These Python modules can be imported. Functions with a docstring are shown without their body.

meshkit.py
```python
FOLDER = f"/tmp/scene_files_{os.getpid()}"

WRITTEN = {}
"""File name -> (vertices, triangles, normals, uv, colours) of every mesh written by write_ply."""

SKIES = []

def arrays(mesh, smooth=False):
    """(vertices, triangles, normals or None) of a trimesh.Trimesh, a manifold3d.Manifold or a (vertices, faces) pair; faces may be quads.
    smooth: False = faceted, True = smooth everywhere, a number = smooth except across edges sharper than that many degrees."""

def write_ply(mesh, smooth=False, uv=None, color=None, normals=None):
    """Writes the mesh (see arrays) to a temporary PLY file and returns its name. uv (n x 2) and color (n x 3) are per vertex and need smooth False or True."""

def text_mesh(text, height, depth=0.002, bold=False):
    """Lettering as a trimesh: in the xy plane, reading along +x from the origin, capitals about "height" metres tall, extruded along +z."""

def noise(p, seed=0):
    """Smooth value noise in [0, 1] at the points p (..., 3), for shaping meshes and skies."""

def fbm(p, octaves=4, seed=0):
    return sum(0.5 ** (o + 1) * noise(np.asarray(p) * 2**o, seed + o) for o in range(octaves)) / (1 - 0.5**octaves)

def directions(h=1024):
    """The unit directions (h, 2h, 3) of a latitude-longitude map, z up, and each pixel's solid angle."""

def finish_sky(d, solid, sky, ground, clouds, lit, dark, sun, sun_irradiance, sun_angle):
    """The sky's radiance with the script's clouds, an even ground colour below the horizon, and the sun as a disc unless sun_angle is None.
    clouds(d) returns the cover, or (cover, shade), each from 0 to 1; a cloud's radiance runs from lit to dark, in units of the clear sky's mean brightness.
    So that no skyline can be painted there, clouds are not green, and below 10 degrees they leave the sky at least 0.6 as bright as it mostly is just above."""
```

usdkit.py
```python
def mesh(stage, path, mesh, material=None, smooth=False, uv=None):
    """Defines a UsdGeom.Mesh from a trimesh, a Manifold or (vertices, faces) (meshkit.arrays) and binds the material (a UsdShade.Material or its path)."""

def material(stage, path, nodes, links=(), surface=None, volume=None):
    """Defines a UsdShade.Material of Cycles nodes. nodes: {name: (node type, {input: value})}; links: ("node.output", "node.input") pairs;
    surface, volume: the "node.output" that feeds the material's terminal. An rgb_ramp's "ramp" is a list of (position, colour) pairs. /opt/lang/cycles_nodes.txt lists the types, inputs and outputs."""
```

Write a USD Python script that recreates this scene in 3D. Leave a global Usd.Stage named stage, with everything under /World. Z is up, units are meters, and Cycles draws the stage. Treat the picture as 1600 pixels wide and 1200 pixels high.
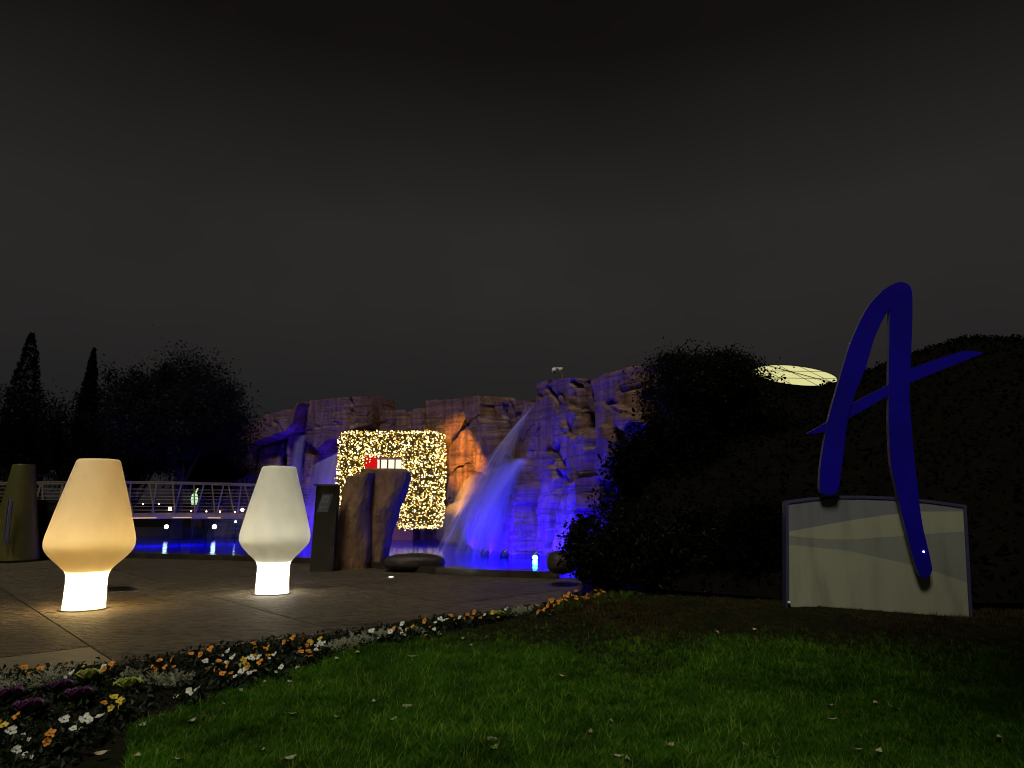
import math, random
import numpy as np, trimesh, shapely
from shapely.geometry import Polygon, LineString
import usdkit, meshkit
from pxr import Usd, UsdGeom, UsdLux, UsdShade, Gf, Sdf, Vt

stage = Usd.Stage.CreateInMemory()
UsdGeom.SetStageUpAxis(stage, 'Z'); UsdGeom.SetStageMetersPerUnit(stage, 1.0)
world = UsdGeom.Xform.Define(stage, '/World'); stage.SetDefaultPrim(world.GetPrim())
UsdGeom.Scope.Define(stage, '/World/Looks')
rng = np.random.default_rng(7); random.seed(7)

# ------------------------------------------------------------------ camera, sky, town light
CAM_H, F, HORIZON = 1.5, 1067.0, 785.0
PITCH = math.atan((HORIZON - 600) / F)
cam = UsdGeom.Camera.Define(stage, '/World/camera')
cam.CreateFocalLengthAttr(24.0); cam.CreateHorizontalApertureAttr(24.0 * 1600 / F); cam.CreateVerticalApertureAttr(24.0 * 1200 / F)
cam.AddTranslateOp().Set((0, 0, CAM_H)); cam.AddRotateXOp().Set(90 + math.degrees(PITCH))
cam.CreateClippingRangeAttr((0.05, 5000.0)); cam.CreateExposureAttr(0.0)

SUN_EL, SUN_AZ = math.radians(60), math.radians(200)          # the light of the town behind the viewer; azimuth clockwise from +y
SUN_I = 0.34
SKY_STRENGTH = 0.05
AMBER = 4600.0
sun = UsdLux.DistantLight.Define(stage, '/World/town_light')
sun.CreateIntensityAttr(SUN_I); sun.CreateAngleAttr(14.0); sun.CreateNormalizeAttr(True); sun.CreateColorAttr((1.0, 0.93, 0.76))
sd = np.array([math.sin(SUN_AZ) * math.cos(SUN_EL), math.cos(SUN_AZ) * math.cos(SUN_EL), math.sin(SUN_EL)])
sun.AddRotateZOp().Set(-math.degrees(SUN_AZ) ); sun.AddRotateXOp().Set(-(90 - math.degrees(SUN_EL)))
usdkit.material(stage, '/World/Looks/night_sky', {
    'tc': ('texture_coordinate', {}),
    'sky': ('sky_texture', {'sky_type': 'single_scattering', 'sun_disc': False, 'sun_elevation': SUN_EL, 'sun_rotation': SUN_AZ}),
    'dim': ('hsv', {'saturation': 0.15, 'value': 0.004}),
    'xyz': ('separate_xyz', {}),
    'el': ('rgb_ramp', {'ramp': [(0.0, (.28, .27, .28)), (.14, (.345, .33, .33)), (.28, (.46, .43, .41)), (.38, (.44, .405, .375)), (.58, (.13, .11, .10)), (1.0, (.06, .05, .05))]}),
    'map': ('mapping', {'scale': (1, 1, 1.3)}),
    'n': ('noise_texture', {'scale': 1.7, 'detail': 5, 'roughness': .55}),
    'nr': ('rgb_ramp', {'ramp': [(.25, (.80, .79, .80)), (.75, (1.16, 1.15, 1.14))]}),
    'cl': ('mix', {'mix_type': 'multiply', 'fac': 1.0}),
    'mix': ('mix', {'mix_type': 'mix', 'fac': .96}),
    'bg': ('background_shader', {'strength': SKY_STRENGTH})},
    [('tc.generated', 'xyz.vector'), ('xyz.z', 'el.fac'), ('tc.generated', 'map.vector'), ('map.vector', 'n.vector'), ('n.fac', 'nr.fac'),
     ('el.color', 'cl.color1'), ('nr.color', 'cl.color2'), ('sky.color', 'dim.color'), ('dim.color', 'mix.color1'), ('cl.color', 'mix.color2'), ('mix.color', 'bg.color')], surface='bg.background')
dome = UsdLux.DomeLight.Define(stage, '/World/sky')
UsdShade.MaterialBindingAPI.Apply(dome.GetPrim()).Bind(UsdShade.Material.Get(stage, '/World/Looks/night_sky'))
dome.GetPrim().SetCustomDataByKey('kind', 'structure')

# ------------------------------------------------------------------ helpers
cp, sp_ = math.cos(PITCH), math.sin(PITCH)
def ray(px, py):
    a, b = (np.asarray(px, float) - 800) / F, (600 - np.asarray(py, float)) / F
    return np.stack([a, cp - b * sp_, sp_ + b * cp], -1)
def P(px, py, Y):
    "the point seen at a pixel of the photograph at distance Y ahead"
    r = ray(px, py); return np.array([0, 0, CAM_H]) + r * (Y / r[..., 1])[..., None]
def G(px, py, z=0.0):
    "the point seen at a pixel on the level z"
    r = ray(px, py); return np.array([0, 0, CAM_H]) + r * ((z - CAM_H) / r[..., 2])[..., None]
def to_px(p):
    p = np.asarray(p, float); y = p[..., 1] * cp + (p[..., 2] - CAM_H) * sp_; u = -p[..., 1] * sp_ + (p[..., 2] - CAM_H) * cp
    return 800 + F * p[..., 0] / y, 600 - F * u / y

LK = '/World/Looks/'
used = {}
def numbered(parent, name):
    k = (parent, name); n = used.get(k, 0); used[k] = n + 1
    return parent + '/' + (name if n == 0 else f'{name}_{n:03d}')
def tag(prim, label=None, cat=None, group=None, kind=None):
    for k, v in (('label', label), ('category', cat), ('group', group), ('kind', kind)):
        if v: prim.SetCustomDataByKey(k, v)
    return prim
def thing(name, label=None, cat=None, group=None, loc=(0, 0, 0), rz=0.0, kind=None, scale=None):
    x = UsdGeom.Xform.Define(stage, numbered('/World', name))
    x.AddTranslateOp().Set(Gf.Vec3d(*map(float, loc)))
    if rz: x.AddRotateZOp().Set(float(rz))
    if scale: x.AddScaleOp().Set(Gf.Vec3f(*([float(scale)] * 3 if np.ndim(scale) == 0 else map(float, scale))))
    return tag(x.GetPrim(), label, cat, group, kind)
def part(parent, name, mesh, mat, smooth=False, label=None, kind=None):
    path = numbered(str(parent.GetPath()) if parent is not None else '/World', name)
    m = usdkit.mesh(stage, path, mesh, LK + mat, smooth)
    return tag(m.GetPrim(), label, None, None, kind)
def single(name, mesh, mat, label=None, cat=None, group=None, kind=None, smooth=False):
    return tag(part(None, name, mesh, mat, smooth), label, cat, group, kind)
def copy(root, loc, rz=0.0, scale=1.0, label=None, group=None, tilt=0.0):
    was = root.GetCustomData()
    x = UsdGeom.Xform.Define(stage, numbered('/World', root.GetName().rstrip('0123456789').rstrip('_')))
    p = x.GetPrim(); p.GetReferences().AddInternalReference(root.GetPath())
    x.ClearXformOpOrder(); x.AddTranslateOp(opSuffix='p').Set(Gf.Vec3d(*map(float, loc))); x.AddRotateZOp(opSuffix='p').Set(float(rz))
    if tilt: x.AddRotateXOp(opSuffix='p').Set(float(tilt))
    x.AddScaleOp(opSuffix='p').Set(Gf.Vec3f(scale, scale, scale))
    p.SetInstanceable(True)
    return tag(p, label or was['label'], was['category'], group or was.get('group'))
cat_ = trimesh.util.concatenate
def box(x0, x1, y0, y1, z0, z1):
    b = trimesh.creation.box((x1 - x0, y1 - y0, z1 - z0)); b.apply_translation(((x0 + x1) / 2, (y0 + y1) / 2, (z0 + z1) / 2)); return b
def tube(a, b, r, n=8):
    return trimesh.creation.cylinder(radius=r, segment=[np.asarray(a, float), np.asarray(b, float)], sections=n)
def obox(a, b, w, h, up=(0, 0, 1)):
    "a bar of width w and height h from a to b"
    a, b = np.asarray(a, float), np.asarray(b, float); d = b - a; L = np.linalg.norm(d); d /= L
    s = np.cross(d, up); s /= np.linalg.norm(s); u = np.cross(s, d)
    m = trimesh.creation.box((L, w, h)); T = np.eye(4); T[:3, 0], T[:3, 1], T[:3, 2], T[:3, 3] = d, s, u, (a + b) / 2
    m.apply_transform(T); return m
def lathe(profile, n=48):
    return trimesh.creation.revolve(np.array(profile, float), sections=n)
def ball(c, r, sub=1, s=(1, 1, 1)):
    m = trimesh.creation.icosphere(sub, 1.0); m.vertices = m.vertices * np.asarray(s) * r + np.asarray(c); return m
def prism(poly2, z0, z1):
    m = trimesh.creation.extrude_polygon(poly2 if isinstance(poly2, Polygon) else Polygon(poly2), z1 - z0, engine='earcut'); m.apply_translation((0, 0, z0)); return m
def spline(pts, n=8):
    "a closed outline rounded by Catmull-Rom"
    p = np.asarray(pts, float); out = []
    for i in range(len(p)):
        a, b, c, d = p[i - 1], p[i], p[(i + 1) % len(p)], p[(i + 2) % len(p)]
        for t in np.linspace(0, 1, n, endpoint=False):
            out.append(.5 * (2 * b + (c - a) * t + (2 * a - 5 * b + 4 * c - d) * t * t + (3 * b - a - 3 * c + d) * t ** 3))
    return np.array(out)
def frame(o, x, y, z):
    T = np.eye(4); T[:3, 0], T[:3, 1], T[:3, 2], T[:3, 3] = x, y, z, o; return T
def rock(c, s, seed, sub=4, amp=.22, freq=1.6, strata=0.0):
    m = trimesh.creation.icosphere(sub, 1.0); v = m.vertices.copy()
    v = np.sign(v) * np.abs(v) ** .8; v *= np.asarray(s)
    q = v + np.asarray(c) * 0 + seed * 7.3
    d = meshkit.fbm(q * freq, 4, seed) - .5; n = m.vertex_normals
    fac = np.abs(meshkit.noise(q * freq * 1.5, seed + 9) - .5) * -.5 + .1
    v = v + n * (d * 2 * amp + fac * amp)[:, None] * min(s)
    m.vertices = v + np.asarray(c); return m
def leaves(points, size, rg, normal_bias=None, ratio=.55, fold=.15):
    "small pointed leaves (4 triangles as a folded kite) at the points"
    n = len(points); d = rg.normal(size=(n, 3)); d /= np.linalg.norm(d, axis=1, keepdims=True)
    up = rg.normal(size=(n, 3)) + (0 if normal_bias is None else normal_bias)
    s = np.cross(d, up); s /= np.linalg.norm(s, axis=1, keepdims=True) + 1e-9; u = np.cross(s, d)
    L = (size * rg.uniform(.6, 1.3, n))[:, None]
    p = np.asarray(points)
    v = np.stack([p - d * L * .5, p + s * L * ratio * .5 + u * L * fold, p + d * L * .5, p - s * L * ratio * .5 + u * L * fold, ], 1).reshape(-1, 3)
    i = np.arange(n)[:, None] * 4
    f = np.stack([i + [0, 1, 2], i + [0, 2, 3]], 1).reshape(-1, 3)
    return v, f
def crown_points(c, r, n, rg, clumps=40, spread=.28, shell=.6):
    "points in clumps spread through an ellipsoid"
    r = np.asarray(r, float); d = rg.normal(size=(clumps, 3)); d /= np.linalg.norm(d, axis=1, keepdims=True)
    cc = d * (rg.uniform(shell, 1.0, (clumps, 1)) ** .7)
    k = rg.integers(0, clumps, n); w = rg.uniform(.5, 1.3, clumps)[k][:, None]
    return np.asarray(c) + (cc[k] + rg.normal(size=(n, 3)) * spread * w * .6) * r

# ------------------------------------------------------------------ materials
def stone(name, c1, c2, scale=3.0, rough=.8, bump=.3, dist=.02, bscale=None, spec=.4, coord='position', stretch=(1, 1, 1)):
    src = ('geometry', {}) if coord == 'position' else ('texture_coordinate', {})
    usdkit.material(stage, LK + name, {
        'g': src, 'map': ('mapping', {'scale': stretch}),
        'n': ('noise_texture', {'scale': scale, 'detail': 6, 'roughness': .6}),
        'r': ('rgb_ramp', {'ramp': [(.3, c1), (.7, c2)]}),
        'n2': ('noise_texture', {'scale': bscale or scale * 5, 'detail': 6, 'roughness': .65}),
        'b': ('bump', {'strength': bump, 'distance': dist}),
        'p': ('principled_bsdf', {'roughness': rough, 'specular_ior_level': spec})},
        [(f'g.{coord}', 'map.vector'), ('map.vector', 'n.vector'), ('map.vector', 'n2.vector'), ('n.fac', 'r.fac'), ('r.color', 'p.base_color'), ('n2.fac', 'b.height'), ('b.normal', 'p.normal')], surface='p.BSDF')
def plain(name, c, rough=.5, metallic=0.0, var=.12, scale=6.0, spec=.5, bump=.05):
    c = np.array(c)
    usdkit.material(stage, LK + name, {
        'g': ('texture_coordinate', {}), 'n': ('noise_texture', {'scale': scale, 'detail': 5}),
        'r': ('rgb_ramp', {'ramp': [(.3, tuple(c * (1 - var))), (.7, tuple(np.minimum(c * (1 + var), 1)))]}),
        'b': ('bump', {'strength': bump, 'distance': .005}),
        'p': ('principled_bsdf', {'roughness': rough, 'metallic': metallic, 'specular_ior_level': spec})},
        [('g.object', 'n.vector'), ('n.fac', 'r.fac'), ('r.color', 'p.base_color'), ('n.fac', 'b.height'), ('b.normal', 'p.normal')], surface='p.BSDF')
def leafy(name, c, back=.35, rough=.5, var=.35, scale=9.0, spec=.35):
    c = np.array(c)
    usdkit.material(stage, LK + name, {
        'g': ('geometry', {}), 'n': ('noise_texture', {'scale': scale, 'detail': 2}),
        'r': ('rgb_ramp', {'ramp': [(.3, tuple(c * (1 - var))), (.7, tuple(np.minimum(c * (1 + var), 1)))]}),
        'p': ('principled_bsdf', {'roughness': rough, 'specular_ior_level': spec}), 't': ('translucent_bsdf', {}), 'm': ('mix_closure', {'fac': back})},
        [('g.position', 'n.vector'), ('n.fac', 'r.fac'), ('r.color', 'p.base_color'), ('r.color', 't.color'), ('p.BSDF', 'm.closure1'), ('t.BSDF', 'm.closure2')], surface='m.closure')
def glow(name, c, strength):
    usdkit.material(stage, LK + name, {'e': ('emission', {'color': c, 'strength': strength})}, surface='e.emission')

# the carved sandstone of the cliff: beds, vertical streaks and hairline joints
usdkit.material(stage, LK + 'sandstone', {
    'g': ('geometry', {}),
    'm1': ('mapping', {'scale': (.5, .5, .5)}), 'n': ('noise_texture', {'scale': 1.6, 'detail': 7, 'roughness': .62}),
    'r': ('rgb_ramp', {'ramp': [(.30, (.105, .050, .038)), (.5, (.20, .108, .080)), (.72, (.29, .175, .135))]}),
    'ms': ('mapping', {'scale': (3.5, 3.5, .22)}), 'ns': ('noise_texture', {'scale': 1.2, 'detail': 5, 'roughness': .6}),
    'rs': ('rgb_ramp', {'ramp': [(.34, (.45, .42, .42)), (.55, (1, 1, 1)), (.72, (1.3, 1.25, 1.22))]}),
    'mul': ('mix', {'mix_type': 'multiply', 'fac': .8}),
    'mb': ('mapping', {'scale': (.45, .45, 11)}), 'nb': ('noise_texture', {'scale': 1.0, 'detail': 6, 'roughness': .6, 'distortion': .3}),
    'rb': ('rgb_ramp', {'ramp': [(.36, (.0, .0, .0)), (.46, (.8, .8, .8)), (.7, (1, 1, 1))]}),
    'nf': ('noise_texture', {'scale': 14, 'detail': 6, 'roughness': .7}),
    'add': ('mix', {'mix_type': 'mix', 'fac': .3}),
    'mul2': ('mix', {'mix_type': 'multiply', 'fac': .5}),
    'b': ('bump', {'strength': .6, 'distance': .05}),
    'mv': ('mapping', {'scale': (.9, .9, 2.6)}), 'nd': ('mix', {'mix_type': 'add', 'fac': .25}), 'vo': ('voronoi_texture', {'feature': 'distance_to_edge', 'scale': 1.3, 'randomness': .9}),
    'rv': ('rgb_ramp', {'ramp': [(0, (.28, .26, .26)), (.035, (1, 1, 1))]}), 'mul3': ('mix', {'mix_type': 'multiply', 'fac': .75}), 'bm': ('mix', {'mix_type': 'multiply', 'fac': .9}),
    'p': ('principled_bsdf', {'roughness': .62, 'specular_ior_level': .4})},
    [('g.position', 'mv.vector'), ('mv.vector', 'nd.color1'), ('nf.color', 'nd.color2'), ('nd.color', 'vo.vector'), ('vo.distance', 'rv.fac'), ('mul2.color', 'mul3.color1'), ('rv.color', 'mul3.color2'),
     ('add.color', 'bm.color1'), ('rv.color', 'bm.color2'), ('g.position', 'm1.vector'), ('m1.vector', 'n.vector'), ('n.fac', 'r.fac'), ('g.position', 'ms.vector'), ('ms.vector', 'ns.vector'), ('ns.fac', 'rs.fac'),
     ('r.color', 'mul.color1'), ('rs.color', 'mul.color2'), ('g.position', 'mb.vector'), ('mb.vector', 'nb.vector'), ('nb.fac', 'rb.fac'), ('g.position', 'nf.vector'),
     ('rb.color', 'add.color1'), ('nf.color', 'add.color2'), ('mul.color', 'mul2.color1'), ('rb.color', 'mul2.color2'), ('bm.color', 'b.height'), ('b.normal', 'p.normal'), ('mul3.color', 'p.base_color')], surface='p.BSDF')
stone('boulder_stone', (.11, .058, .03), (.30, .175, .095), 2.6, .75, .9, .08, 7, stretch=(1, 1, .45))
stone('dark_stone', (.014, .010, .008), (.036, .026, .019), 3, .55, .5, .03)
stone('soil', (.006, .005, .003), (.022, .016, .010), 14, .95, .8, .03, 40, spec=.1)
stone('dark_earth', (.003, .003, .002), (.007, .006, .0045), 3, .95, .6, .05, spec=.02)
stone('pool_tile', (.34, .34, .38), (.46, .46, .5), 3, .6, .2, .01)
usdkit.material(stage, LK + 'wet_kerb', {
    'g': ('geometry', {}), 'n': ('noise_texture', {'scale': 3, 'detail': 5}), 'r': ('rgb_ramp', {'ramp': [(.3, (.022, .018, .013)), (.7, (.05, .04, .03))]}),
    'b': ('bump', {'strength': .15, 'distance': .01}), 'p': ('principled_bsdf', {'roughness': .16, 'specular_ior_level': .5})},
    [('g.position', 'n.vector'), ('n.fac', 'r.fac'), ('r.color', 'p.base_color'), ('n.fac', 'b.height'), ('b.normal', 'p.normal')], surface='p.BSDF')
def paving(name, c1, c2, relief):
    usdkit.material(stage, LK + name, {
        'g': ('geometry', {}), 'oi': ('object_info', {}),
        'map': ('mapping', {'rotation': (0, 0, math.radians(18)), 'scale': (1.0, 2.2, 1)}),
        'n': ('noise_texture', {'scale': 5.5, 'detail': 7, 'roughness': .6, 'distortion': .5}),
        'n3': ('noise_texture', {'scale': 1.6, 'detail': 7, 'roughness': .7}),
        'r': ('rgb_ramp', {'ramp': [(.30, c1), (.70, c2)]}),
        'dk': ('rgb_ramp', {'ramp': [(.41, (.16, .14, .12)), (.52, (1, 1, 1))]}),
        'mu': ('mix', {'mix_type': 'multiply', 'fac': .75 if relief > .3 else .25}),
        'ob': ('rgb_ramp', {'ramp': [(0, (.72, .72, .72)), (1, (1.15, 1.15, 1.15))]}),
        'mu2': ('mix', {'mix_type': 'multiply', 'fac': 1.0}),
        'b': ('bump', {'strength': relief, 'distance': .14}),
        'p': ('principled_bsdf', {'roughness': .62, 'specular_ior_level': .35})},
        [('g.position', 'map.vector'), ('map.vector', 'n.vector'), ('g.position', 'n3.vector'), ('n3.fac', 'r.fac'), ('n.fac', 'dk.fac'), ('r.color', 'mu.color1'), ('dk.color', 'mu.color2'),
         ('oi.random', 'ob.fac'), ('mu.color', 'mu2.color1'), ('ob.color', 'mu2.color2'), ('mu2.color', 'p.base_color'), ('n.fac', 'b.height'), ('b.normal', 'p.normal')], surface='p.BSDF')
paving('cleft_paving', (.070, .055, .033), (.150, .118, .072), 1.0)
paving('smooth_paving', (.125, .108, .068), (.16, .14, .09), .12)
# glowing polyethylene of the lamps: a thin shell that lets the light of the bulb through
def shell(name, c, thru=.5):
    usdkit.material(stage, LK + name, {
        'tc': ('texture_coordinate', {}), 'mp': ('mapping', {'scale': (1, 1, .6)}), 'n': ('noise_texture', {'scale': 5, 'detail': 6, 'roughness': .6}),
        'r': ('rgb_ramp', {'ramp': [(.3, tuple(np.array(c) * .93)), (.7, tuple(np.minimum(np.array(c) * 1.02, 1)))]}),
        't': ('translucent_bsdf', {}), 'd': ('principled_bsdf', {'roughness': .45, 'specular_ior_level': .4}), 'm': ('mix_closure', {'fac': thru})},
        [('tc.object', 'mp.vector'), ('mp.vector', 'n.vector'), ('n.fac', 'r.fac'), ('r.color', 't.color'), ('r.color', 'd.base_color'), ('d.BSDF', 'm.closure1'), ('t.BSDF', 'm.closure2')], surface='m.closure')
shell('warm_shell', (.86, .78, .58), .155); shell('white_shell', (.86, .86, .80), .16); shell('warm_neck', (.97, .94, .88), .85); shell('white_neck', (.97, .97, .94), .85)
glow('warm_bulb_glow', (1.0, .70, .29), 640); glow('white_bulb_glow', (1.0, .91, .69), 370)
glow('blue_glow', (.016, .002, 1.0), 2700); glow('cyan_glow', (.02, .28, 1.0), 160); glow('violet_glow', (.10, .012, 1.0), 2800)
glow('blue_low', (.014, .001, 1.0), 1900); glow('niche_dim', (.006, .005, 1.0), 2000); glow('niche_bright', (.02, .004, 1.0), 3800); glow('under_glow', (.008, .006, 1.0), 500); glow('amber_lens', (1.0, .36, .02), 6)
glow('gold_bulb', (1.0, .60, .11), 1.8); glow('pale_bulb', (1.0, .80, .36), 3.9)
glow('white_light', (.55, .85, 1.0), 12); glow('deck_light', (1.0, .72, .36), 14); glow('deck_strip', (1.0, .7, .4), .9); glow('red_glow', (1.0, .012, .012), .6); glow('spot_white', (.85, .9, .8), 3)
glow('door_light', (1.0, .95, .74), 1.05); glow('skylight_glow', (.90, .86, .38), .82); glow('lantern_glow', (.55, .85, .5), 1.0)
plain('bronze_bar', (.16, .14, .06), .5); plain('black_metal', (.02, .02, .022), .4); plain('steel', (.25, .19, .12), .5, spec=.2); plain('chrome', (.6, .6, .62), .15, 1.0)
plain('dark_panel', (.007, .0065, .0065), .5, spec=.12); plain('screen_blue', (.03, .045, .09), .3); plain('print_grey', (.09, .10, .13), .5)
plain('olive_plastic', (.075, .07, .012), .45); plain('bin_black', (.012, .012, .011), .4)
plain('letter_blue', (.009, .003, .36), .38, var=.22, scale=1.1, spec=.25); plain('letter_edge', (.16, .15, .20), .4)
plain('frame_blue', (.05, .05, .12), .5)
plain('red_paint', (.62, .012, .010), .4); plain('red_small', (.8, .03, .02), .4)
plain('mullion', (.06, .05, .03), .5); plain('lintel_stone', (.36, .2, .12), .7)
plain('cctv_white', (.8, .8, .78), .4); plain('bark', (.035, .026, .018), .9, bump=.6)
plain('petal_orange', (.62, .24, .015), .6, var=.25, scale=40); plain('petal_yellow', (.62, .46, .03), .6, var=.2, scale=40); plain('petal_white', (.66, .66, .58), .6, var=.12, scale=40)
plain('petal_eye', (.05, .02, .01), .7)
plain('miller', (.30, .31, .21), .8, var=.2, scale=30); plain('cabbage_lime', (.34, .38, .085), .6, var=.25, scale=25); plain('cabbage_purple', (.10, .022, .10), .55, var=.3, scale=20)
plain('dry_leaf', (.42, .37, .25), .7, var=.25, scale=30); plain('lime_leaf', (.28, .36, .05), .6)
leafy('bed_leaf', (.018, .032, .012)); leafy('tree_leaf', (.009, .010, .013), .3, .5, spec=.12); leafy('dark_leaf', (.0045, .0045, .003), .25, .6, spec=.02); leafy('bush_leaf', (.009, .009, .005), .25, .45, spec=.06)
leafy('garland_leaf', (.12, .10, .025), .3)
leafy('grass_a', (.042, .138, .006), .4, .45, .4, 2.0, spec=.12); leafy('grass_b', (.095, .20, .012), .4, .4, .4, 2.0, spec=.15); leafy('grass_c', (.17, .28, .03), .4, .4, .3, 2.0, spec=.2); leafy('grass_dry', (.050, .036, .012), .3, .6, .4, 3.0, spec=.1)  # last one serves dead grass and the painted shade on the right
stone('lawn_soil', (.005, .008, .002), (.012, .016, .004), 6, .95, .6, .03, 30, spec=.1)
# panel paint with a few runs of dirt
def sign_paint(name, c):
    usdkit.material(stage, LK + name, {
        'g': ('geometry', {}), 'm': ('mapping', {'scale': (3.0, 3.0, .5)}), 'n': ('noise_texture', {'scale': 1.5, 'detail': 6, 'roughness': .6}),
        'r': ('rgb_ramp', {'ramp': [(.28, tuple(np.array(c) * .72)), (.5, c), (.75, tuple(np.array(c) * 1.08))]}), 'p': ('principled_bsdf', {'roughness': .45})},
        [('g.position', 'm.vector'), ('m.vector', 'n.vector'), ('n.fac', 'r.fac'), ('r.color', 'p.base_color')], surface='p.BSDF')
sign_paint('sign_cream', (.36, .37, .27)); sign_paint('sign_grey', (.19, .20, .22)); sign_paint('sign_mid', (.24, .26, .23))
# pool water: blue body under a rippled mirror
usdkit.material(stage, LK + 'pool_water', {
    'g': ('geometry', {}), 'm': ('mapping', {'rotation': (0, 0, .25), 'scale': (1.0, 2.6, 1)}),
    'n': ('noise_texture', {'scale': 2.6, 'detail': 4, 'roughness': .5, 'distortion': .6}),
    'b': ('bump', {'strength': .22, 'distance': .03}),
    'fr': ('fresnel', {'IOR': 1.15}), 'gl': ('glossy_bsdf', {'color': (.9, .9, 1), 'roughness': .05}),
    'tr': ('transparent_bsdf', {'color': (.10, .10, .95)}), 'df': ('diffuse_bsdf', {'color': (.015, .010, .75)}), 'tl': ('translucent_bsdf', {'color': (.015, .010, .75)}), 'dm': ('mix_closure', {'fac': .35}),
    'mx': ('mix_closure', {'fac': .35}), 'my': ('mix_closure', {})},
    [('g.position', 'm.vector'), ('m.vector', 'n.vector'), ('n.fac', 'b.height'), ('b.normal', 'gl.normal'), ('b.normal', 'fr.normal'),
     ('tr.BSDF', 'mx.closure1'), ('df.BSDF', 'dm.closure1'), ('tl.BSDF', 'dm.closure2'), ('dm.closure', 'mx.closure2'), ('fr.fac', 'my.fac'), ('mx.closure', 'my.closure1'), ('gl.BSDF', 'my.closure2')], surface='my.closure')
# falling water: white threads with clear air between
def veil(name, dens, contrast):
    usdkit.material(stage, LK + name, {
        'at': ('attribute', {'attribute': 'st'}),
        'm': ('mapping', {'scale': (11, 1.0, 1)}), 'n': ('noise_texture', {'scale': 1.0, 'detail': 6, 'roughness': .6, 'distortion': .4}),
        'r': ('rgb_ramp', {'ramp': [(.5 - contrast, (0, 0, 0)), (.5 + contrast, (dens, dens, dens))]}),
        'sx': ('separate_xyz', {}), 'ed': ('rgb_ramp', {'ramp': [(0, (0, 0, 0)), (.25, (.7, .7, .7)), (.5, (1, 1, 1)), (.75, (.7, .7, .7)), (1, (0, 0, 0))]}),
        'ey': ('rgb_ramp', {'ramp': [(0, (0, 0, 0)), (.12, (.8, .8, .8)), (.8, (1, 1, 1)), (1, (.4, .4, .4))]}),
        'k': ('mix', {'mix_type': 'multiply', 'fac': 1.0}), 'k2': ('mix', {'mix_type': 'multiply', 'fac': 1.0}), 'bw': ('rgb_to_bw', {}),
        'd': ('diffuse_bsdf', {'color': (.75, .75, .78)}), 't': ('translucent_bsdf', {'color': (.75, .75, .78)}), 'dt': ('mix_closure', {'fac': .5}),
        'tr': ('transparent_bsdf', {}), 'mx': ('mix_closure', {})},
        [('at.vector', 'm.vector'), ('m.vector', 'n.vector'), ('n.fac', 'r.fac'), ('at.vector', 'sx.vector'), ('sx.x', 'ed.fac'), ('sx.y', 'ey.fac'), ('r.color', 'k.color1'), ('ed.color', 'k.color2'),
         ('k.color', 'k2.color1'), ('ey.color', 'k2.color2'), ('k2.color', 'bw.color'), ('bw.val', 'mx.fac'), ('d.BSDF', 'dt.closure1'), ('t.BSDF', 'dt.closure2'), ('tr.BSDF', 'mx.closure1'), ('dt.closure', 'mx.closure2')], surface='mx.closure')
veil('water_threads', .5, .30); veil('spray', .50, .5)

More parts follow.
